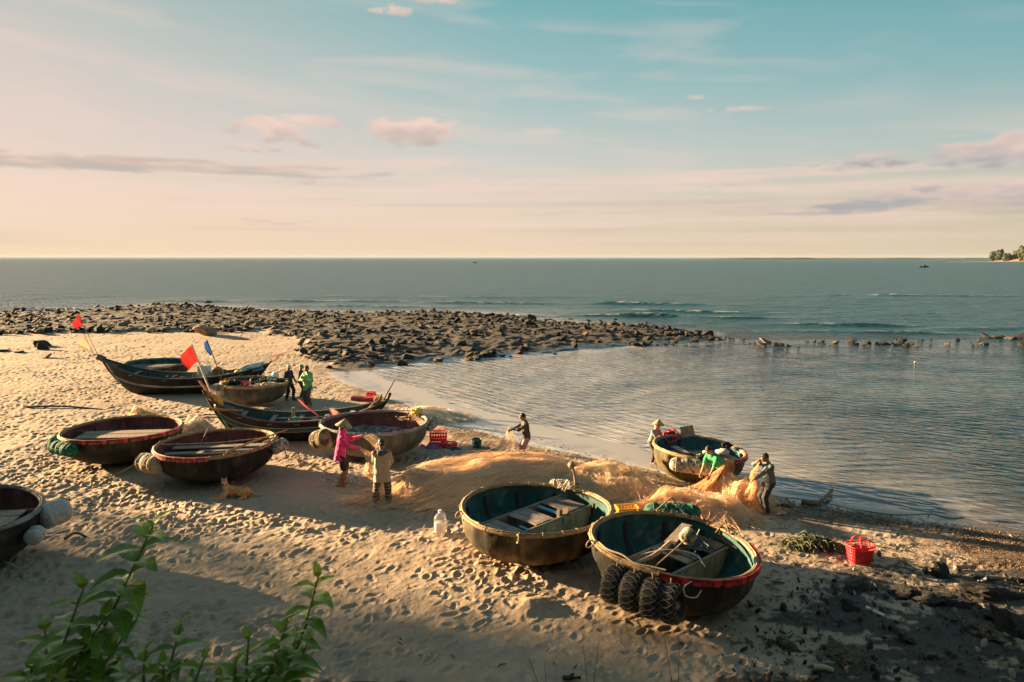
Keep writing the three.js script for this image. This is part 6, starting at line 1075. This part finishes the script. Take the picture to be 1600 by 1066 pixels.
// ---------------------------------------------------------------- loose things on the sand
stick('long dark pole half buried in the sand at the far left', [G(42, 637).add(V(0, .03, 0)), G(100, 637).add(V(0, .05, 0)), G(160, 640)], .045, M.plankDark); stick('thin pole lying on the sand behind the net heaps at left', [G(268, 656).add(V(0, .03, 0)), G(310, 651).add(V(0, .05, 0)), G(352, 648)], .03, M.driftwood);
stick('bent bleached driftwood log at the right waterline', [G(1252, 787).add(V(0, .06, 0)), G(1276, 789).add(V(0, .06, 0)), G(1290, 783).add(V(0, .1, 0)), G(1300, 772).add(V(0, .12, 0))], .075, mat([.36, .28, .2], .85, { map: T_WOOD, bump: T_WOOD, bs: .02 }), 'driftwood_log', 'log', .45);
stick('white stick lying among dark stones at lower right', [G(1354, 952).add(V(0, .03, 0)), G(1382, 965).add(V(0, .03, 0))], .035, M.white, 'bleached_stick', 'stick', .2); stick('broken dark branch at the left beside the grey float sacks', [G(100, 845).add(V(0, .03, 0)), G(118, 840).add(V(0, .1, 0)), G(135, 843).add(V(0, .05, 0))], .035, M.driftwood, 'branch', 'branch'); stick('thin upright stake behind the grey float sacks at left', [G(107, 812), G(110, 806).add(V(0, .42, 0))], .012, M.plankDark);
rope('line from the left edge boat to the thin stake', [side(boatI, 20, tI, 0, .04), G(110, 806).add(V(0, .4, 0))], .008, M.black);
stick('splintered pale driftwood at the end of the light streak', [G(1492, 890).add(V(0, .04, 0)), G(1525, 889).add(V(0, .05, 0))], .05, M.plank, 'driftwood', 'driftwood'); stick('long grey driftwood plank near the right photo edge', [G(1525, 903).add(V(0, .03, 0)), G(1588, 908).add(V(0, .03, 0))], .05, M.plankGrey, 'driftwood', 'driftwood'); stick('bleached root lying at the bottom right of the photo', [G(1272, 1046).add(V(0, .03, 0)), G(1288, 1048).add(V(0, .05, 0)), G(1302, 1051).add(V(0, .03, 0))], .05, mat([.5, .42, .3], .85), 'driftwood', 'driftwood');
;(() => {
  const R = rng(321), M4 = new THREE.Matrix4(), Q = new THREE.Quaternion(), C = new THREE.Color(), E = new THREE.Euler();
  const scatter = (name, label, geo, m, n, fn) => { const inst = new THREE.InstancedMesh(geo, m, n); for (let i = 0; i < n; i++) { const [q, s, c, flat] = fn(i); Q.setFromEuler(E.set(flat ? (R() - .5) * .5 : R() * 6, R() * 6.3, flat ? (R() - .5) * .5 : R() * 6)); inst.setMatrixAt(i, M4.compose(q, Q, s)); inst.setColorAt(i, C.setRGB(...c)); } inst.name = name; tag(inst, label, name.replace('_', ' '), null, 'stuff'); scene.add(inst); };
  const inPoly = (P) => { const xs = P.map((q) => q[0]), zs = P.map((q) => q[1]); for (;;) { const x = mix(Math.min(...xs) - 1, Math.max(...xs) + 1, R()), z = mix(Math.min(...zs) - 1, Math.max(...zs) + 1, R()); if (polyDist(P, x, z) > -1.2 * R() * R()) return V(x, baseH(x, z), z); } };
  const chip = lump(21, 1, .4, [1, .3, .7]);
  scatter('shell_litter', 'scattered pale fish scraps and shells on the sand around the nets', chip, mat([1, 1, 1], .7), 520, () => { const k = R(), [a, b, w, h] = k < .45 ? [590 - 40, 745, 55, 16] : k < .85 ? [690, 712, 50, 14] : [770, 712, 40, 8]; const q = G(a + (R() + R() - 1) * w, b + (R() + R() - 1) * h); q.y += .02; const s = .018 + R() * .035; return [q, V(s * 1.5, s, s), R() < .75 ? [.6, .58, .55] : [.32, .3, .34], 1]; });
  scatter('pebbles', 'brown pebbles and small stones in the wrack at the lower right', ROCK_G[2], mat([1, 1, 1], .85, { bump: T_GRAIN, bs: .03 }), 1700, () => { const q = inPoly(DARK), s = .012 + .07 * Math.pow(R(), 7), t = R(); q.y += s * .3 + .02; return [q, V(s * 1.2, s * .7, s), t < .6 ? [.07, .06, .05] : t < .9 ? [.17, .14, .11] : [.48, .45, .4]]; });
  scatter('gravel', 'reddish brown gravel patch on the sand at the right edge', ROCK_G[1], mat([1, 1, 1], .85), 2200, () => { const q = inPoly(PEBB), s = .008 + .02 * R() * R(); q.y += .01; return [q, V(s, s, s), R() < .8 ? [.12, .075, .045] : [.26, .18, .12]]; });
  scatter('seaweed_scraps', 'dark scraps of seaweed strewn over the sand at the right', lump(44, 1, .9, [1, .35, .6]), mat([.05, .048, .036], .8), 460, () => { const k = R(); const q = k < .6 ? G(1190 + R() * 330, 850 + R() * R() * 80) : k < .8 ? G(1180 + R() * 420, 800 + R() * 70) : G(1200 + R() * 200, 900 + R() * 120); q.y += .015; const s = .02 + .08 * R() * R() * R(); return [q, V(s * 2, s * .6, s), [1, 1, 1], 1]; });
  scatter('shore_wrack', 'brown seaweed and wood bits along the waterline', chip, mat([1, 1, 1], .85), 2600, () => { const a = R(), px = 690 + a * 900, base = [[690, 664], [760, 676], [840, 694], [900, 712], [1000, 742], [1200, 784], [1400, 818], [1600, 846]]; let i = 0; while (base[i + 1][0] < px) i++; const py = mix(base[i][1], base[i + 1][1], (px - base[i][0]) / (base[i + 1][0] - base[i][0])) + (R() + R() - 1) * (px < 950 ? 16 : 12); const q = G(px, py); q.y += .012; const s = .012 + .045 * R() * R(), t = R(); return [q, V(s * 1.6, s * .8, s), t < .7 ? [.10, .065, .04] : t < .93 ? [.3, .2, .11] : [.55, .42, .28], 1]; });
  scatter('sand_litter', 'small twigs and leaf scraps on the open sand', chip, mat([1, 1, 1], .85), 260, () => { const q = G(40 + R() * 1100, 740 + R() * 320); q.y += .03; const s = .008 + .022 * R(); return [q, V(s * 2.2, s * .6, s), R() < .7 ? [.07, .06, .05] : [.5, .42, .35], 1]; });
  const weed = []; for (let k = 0; k < 260; k++) { const u = R(), a = R() * 6.28, q = V((u - .5) * 1.1, 0, (R() - .5) * .4), s = Math.sin(Math.PI * u); q.y = .24 * s * R(); weed.push(sweep([q, q.clone().add(V(Math.cos(a) * .1, .03 + .05 * R(), Math.sin(a) * .1)), q.clone().add(V(Math.cos(a) * .2, -.02, Math.sin(a) * .2))], .012, 4, { smooth: 4 })); }
  const w = single('seaweed_clump', weed, mat([.06, .075, .035], .8), 'dark green clump of seaweed left of the red shopping basket', 'seaweed'); w.position.copy(G(1272, 857)); w.rotation.y = -.15;
  const w2 = single('green_net_scrap', sdfMesh((x, y, z) => Math.hypot(x / 1.6, y / .5, z) - .13 + .06 * noise3(x * 12, y * 12, z * 12, 6), [-.3, -.12, -.2], [.3, .14, .2], .02), mat([.02, .10, .085], .85), 'dark green net scrap in front of the red crates', 'net'); w2.position.copy(G(708, 702));
  const w3 = single('seaweed_clump', xf(weedSmall(R), {}), mat([.03, .034, .025], .85), 'small dark weed tuft beside the man in grey at right', 'seaweed'); w3.position.copy(G(1222, 797));
  function weedSmall(R) { const g = []; for (let k = 0; k < 60; k++) { const a = R() * 6.28, q = V((R() - .5) * .3, 0, (R() - .5) * .2); g.push(sweep([q, q.clone().add(V(Math.cos(a) * .05, .1 * R() + .04, Math.sin(a) * .05)), q.clone().add(V(Math.cos(a) * .12, .04, Math.sin(a) * .12))], .01, 4, { smooth: 4 })); } return merge(g); }
  const shoe = thing('sandal', 'black rubber sandal on the sand at the bottom edge', 'sandal', G(893, 1062).add(V(0, .03, 0))); part('sole', sweep([V(-.13, 0, 0), V(0, 0, .01), V(.13, 0, 0)], (q) => .045 + .012 * Math.sin(q * 6), 10, { smooth: 10, flat: 1 }).scale(1, .35, 1), M.blackRubber, shoe); part('strap', sweep([V(-.02, .01, -.045), V(.03, .06, 0), V(-.02, .01, .05)], .012, 6, { smooth: 8 }), M.blackRubber, shoe);
  const shp = xf(bag(.1, .25, 8, 1), {}); for (const [px, py, s, l] of [[918, 752, 1, 'topmost pale float bead beside the rounded net heap'], [912, 762, .8, 'middle left pale float bead beside the rounded net heap'], [930, 764, .9, 'middle right pale float bead beside the rounded net heap'], [917, 770, .8, 'lower left pale float bead beside the rounded net heap'], [938, 774, 1, 'lower right pale float bead beside the rounded net heap'], [946, 778, .8, 'lowest pale float bead beside the rounded net heap'], [1009, 785, 1, 'pale float bead at the left tip of the bright orange heap'], [686, 779, .9, 'tan float bead at the front foot of the largest net'], [733, 778, .9, 'round float bead at the left of the black-brown boat rim, on the net'], [1072, 797, .9, 'pale float bead in front of the bright orange heap']]) { const q = single('net_float', shp, mat([.6, .46, .32], .8, { map: T_FLECK }), l, 'float', 'small floats of the nets'); q.position.copy(G(px, py)).add(V(0, .12, 0)); q.scale.setScalar(s * .7); q.rotation.y = px; }
  const bob = single('buoy_ball', new THREE.SphereGeometry(.055, 12, 9), mat([.6, .45, .3], .7), 'small pale buoy floating in the bay at the right', 'float'); bob.position.copy(at(1430, 567, WL)).add(V(0, .04, 0));
  for (const [px, py, l] of [[742, 411, 'tiny dark fishing boat near the horizon in the middle'], [1444, 418, 'tiny dark fishing boat near the horizon at the right']]) { const q = at(px, py, WL), t = thing('distant_boat', l, 'boat', q); part('hull', xf(grid(20, 8, (u, v) => { const s = u * 2 - 1, b = 1.1 * Math.pow(1 - s * s, .5), a = (v - .5) * Math.PI; return [s * 3.2, -Math.cos(a) * .8 + .7 + .5 * s * s, Math.sin(a) * b]; }), {}), M.black, t); part('cabin', box(1.2, 1, 1, .2, 1.1, 0, .05), M.black, t); }
})();
// ---------------------------------------------------------------- leafy shrubs on the bank just below the viewer
;(() => {
  const R = rng(777), leafG = (seed) => { const r = rng(seed), bend = .45 + r() * .7, fold = .25 + r() * .25, tw = (r() - .5) * .5; return grid(6, 12, (u, v) => { const w = .29 * Math.pow(Math.sin(Math.PI * Math.pow(v * .985 + .008, .72)), .9) * (1 - .3 * v) * (1 + .05 * Math.sin(v * 42)), x = (u * 2 - 1), s = tw * v; const X = x * w, Y = Math.abs(x) * w * fold - bend * v * v * .5 + .012 * Math.sin(v * 20) * Math.abs(x), Z = v * (1 - .12 * bend * v); return [X * Math.cos(s) - Y * Math.sin(s), X * Math.sin(s) + Y * Math.cos(s), Z, u, v]; }); };
  const LG = [1, 2, 3, 4, 5].map(leafG), T_LEAF = tex(128, 128, (u, v) => { const x = Math.abs(u - .5) * 2, vein = Math.abs(((v * 7 - x * 2.2) % 1 + 1) % 1 - .5) < .07 ? .25 : 0; return clamp(.62 + (x < .06 ? .35 : 0) + vein + .25 * (tfbm(u, v, 4, 3, 8) - .5)); });
  const LM = [[.27, .50, .02], [.19, .40, .02], [.40, .62, .03]].map((c) => new THREE.MeshPhysicalMaterial({ color: rgb(...c), roughness: .55, transmission: .45, thickness: 0, side: THREE.DoubleSide, map: T_LEAF, bumpMap: T_LEAF, bumpScale: .002 }));
  const stemM = mat([.12, .16, .05], .7);
  const shrub = (label, Z0, stems) => {
    const root = atZ(...stems[0][0], Z0); const t = thing('leafy_shrub', label, 'shrub', V(root.x, baseH(root.x, -Z0) - .05, -Z0), 'leafy shrubs in the foreground');
    for (const [foot, tip, n, L, sway = 0, dz = 0] of stems) {
      const a = atZ(...foot, Z0), b = atZ(...tip, Z0 - dz), g = V(mix(root.x, a.x, .6), baseH(a.x, -Z0) - .05, -Z0);
      const cv = new THREE.CatmullRomCurve3([g, g.clone().lerp(a, .6).add(V(0, 0, 0)), a, a.clone().lerp(b, .5).add(V(sway, 0, .03)), b].map((q) => q.sub(t.position)));
      part('stem', sweep(cv.getPoints(26), (q) => .011 - .0075 * q, 6), stemM, t);
      const len = cv.getLength(); let yaw = R() * 6;
      for (let k = 0; k < n; k++) {
        const f = 1 - Math.pow(k / n, 1.0) * .62, q = cv.getPoint(f), tg = cv.getTangent(f); yaw += 1.5708 + (R() - .5) * .5;
        for (const s of [0, 1]) {
          const az = yaw + s * Math.PI, el = k === 0 ? .9 : k === 1 ? .5 : .25 - .35 * R(), d = V(Math.cos(az) * Math.cos(el), Math.sin(el), Math.sin(az) * Math.cos(el)).addScaledVector(tg, .3).normalize();
          const l = L * 1.5 * (k === 0 ? .6 : k === 1 ? .8 : .75 + .4 * R()), m = part('leaf', LG[Math.floor(R() * 5)], LM[k < 2 ? 2 : Math.floor(R() * 2)], t);
          const zx = d, xx = V(0, 1, 0).cross(zx).normalize(), yx = zx.clone().cross(xx); m.quaternion.setFromRotationMatrix(new THREE.Matrix4().makeBasis(xx, yx, zx)); m.position.copy(q); m.scale.set(l * (.85 + .3 * R()), l, l);
        }
      }
    }
  };
  shrub('tall leafy shrub at the lower left with a long leaning stem', 2.75, [[[118, 1062], [238, 822], 17, .115, .02], [[110, 1075], [165, 965], 11, .1, -.02, .1], [[95, 1080], [70, 985], 7, .1, .0, -.1], [[140, 1075], [215, 965], 6, .085, 0, .1], [[80, 1090], [130, 920], 9, .1, 0, .05], [[60, 1110], [95, 1040], 8, .1, 0, .2], [[150, 1090], [185, 1030], 7, .1, 0, -.1], [[110, 1100], [150, 1000], 8, .11, 0, -.15], [[40, 1120], [50, 1045], 7, .1, 0, 0]]);
  shrub('low leafy shrub at the bottom between the two taller ones', 2.7, [[[262, 1085], [283, 975], 8, .075, 0], [[232, 1090], [228, 1015], 6, .065, 0, .1], [[300, 1095], [318, 1030], 6, .075, 0, .1], [[330, 1110], [300, 1045], 6, .08, 0, -.1], [[270, 1110], [255, 1040], 7, .08, 0, .1], [[310, 1115], [340, 1060], 6, .08, 0, .05]]);
  shrub('leafy shrub right of centre-left with two bright upright shoots', 2.75, [[[425, 1085], [497, 902], 15, .09, .03], [[410, 1090], [448, 975], 12, .085, 0, .1], [[390, 1095], [388, 1000], 7, .07, 0, .1], [[440, 1100], [480, 1005], 8, .085, 0, -.08], [[455, 1110], [430, 1020], 8, .085, 0, .15], [[400, 1115], [415, 1030], 8, .09, 0, -.1], [[370, 1120], [368, 1040], 7, .085, 0, .1]]);
  for (const [px, py, tx, ty, l] of [[905, 1075, 935, 1010, 'forked dry twig at the bottom edge left of the boats'], [858, 1075, 850, 1030, 'short dry twig at the bottom edge'], [1052, 1075, 1062, 1000, 'dry leafy weed at the bottom edge below the red rimmed boat']]) { const a = atZ(px, py, 6.9), b = atZ(tx, ty, 6.9), c = V(a.x, baseH(a.x, -6.9), -6.9), t = thing('dry_twig', l, 'twig', c); const e = b.clone().sub(c); part('twig', [sweep([V(0, 0, 0), e.clone().multiplyScalar(.5).add(V(.02, 0, 0)), e], (q) => .007 - .005 * q, 5, { smooth: 10 }), sweep([e.clone().multiplyScalar(.55), e.clone().multiplyScalar(.75).add(V(-.07, .02, 0)), e.clone().add(V(-.16, .02, .02))], .003, 4, { smooth: 8 }), sweep([e.clone().multiplyScalar(.4), e.clone().multiplyScalar(.5).add(V(.08, .05, .05))], .003, 4)], M.plankDark, t); }
})();
// ---------------------------------------------------------------- draw
scene.traverse((o) => { if (o.isMesh) { o.castShadow = true; o.receiveShadow = true; } });
renderer.render(scene, camera);
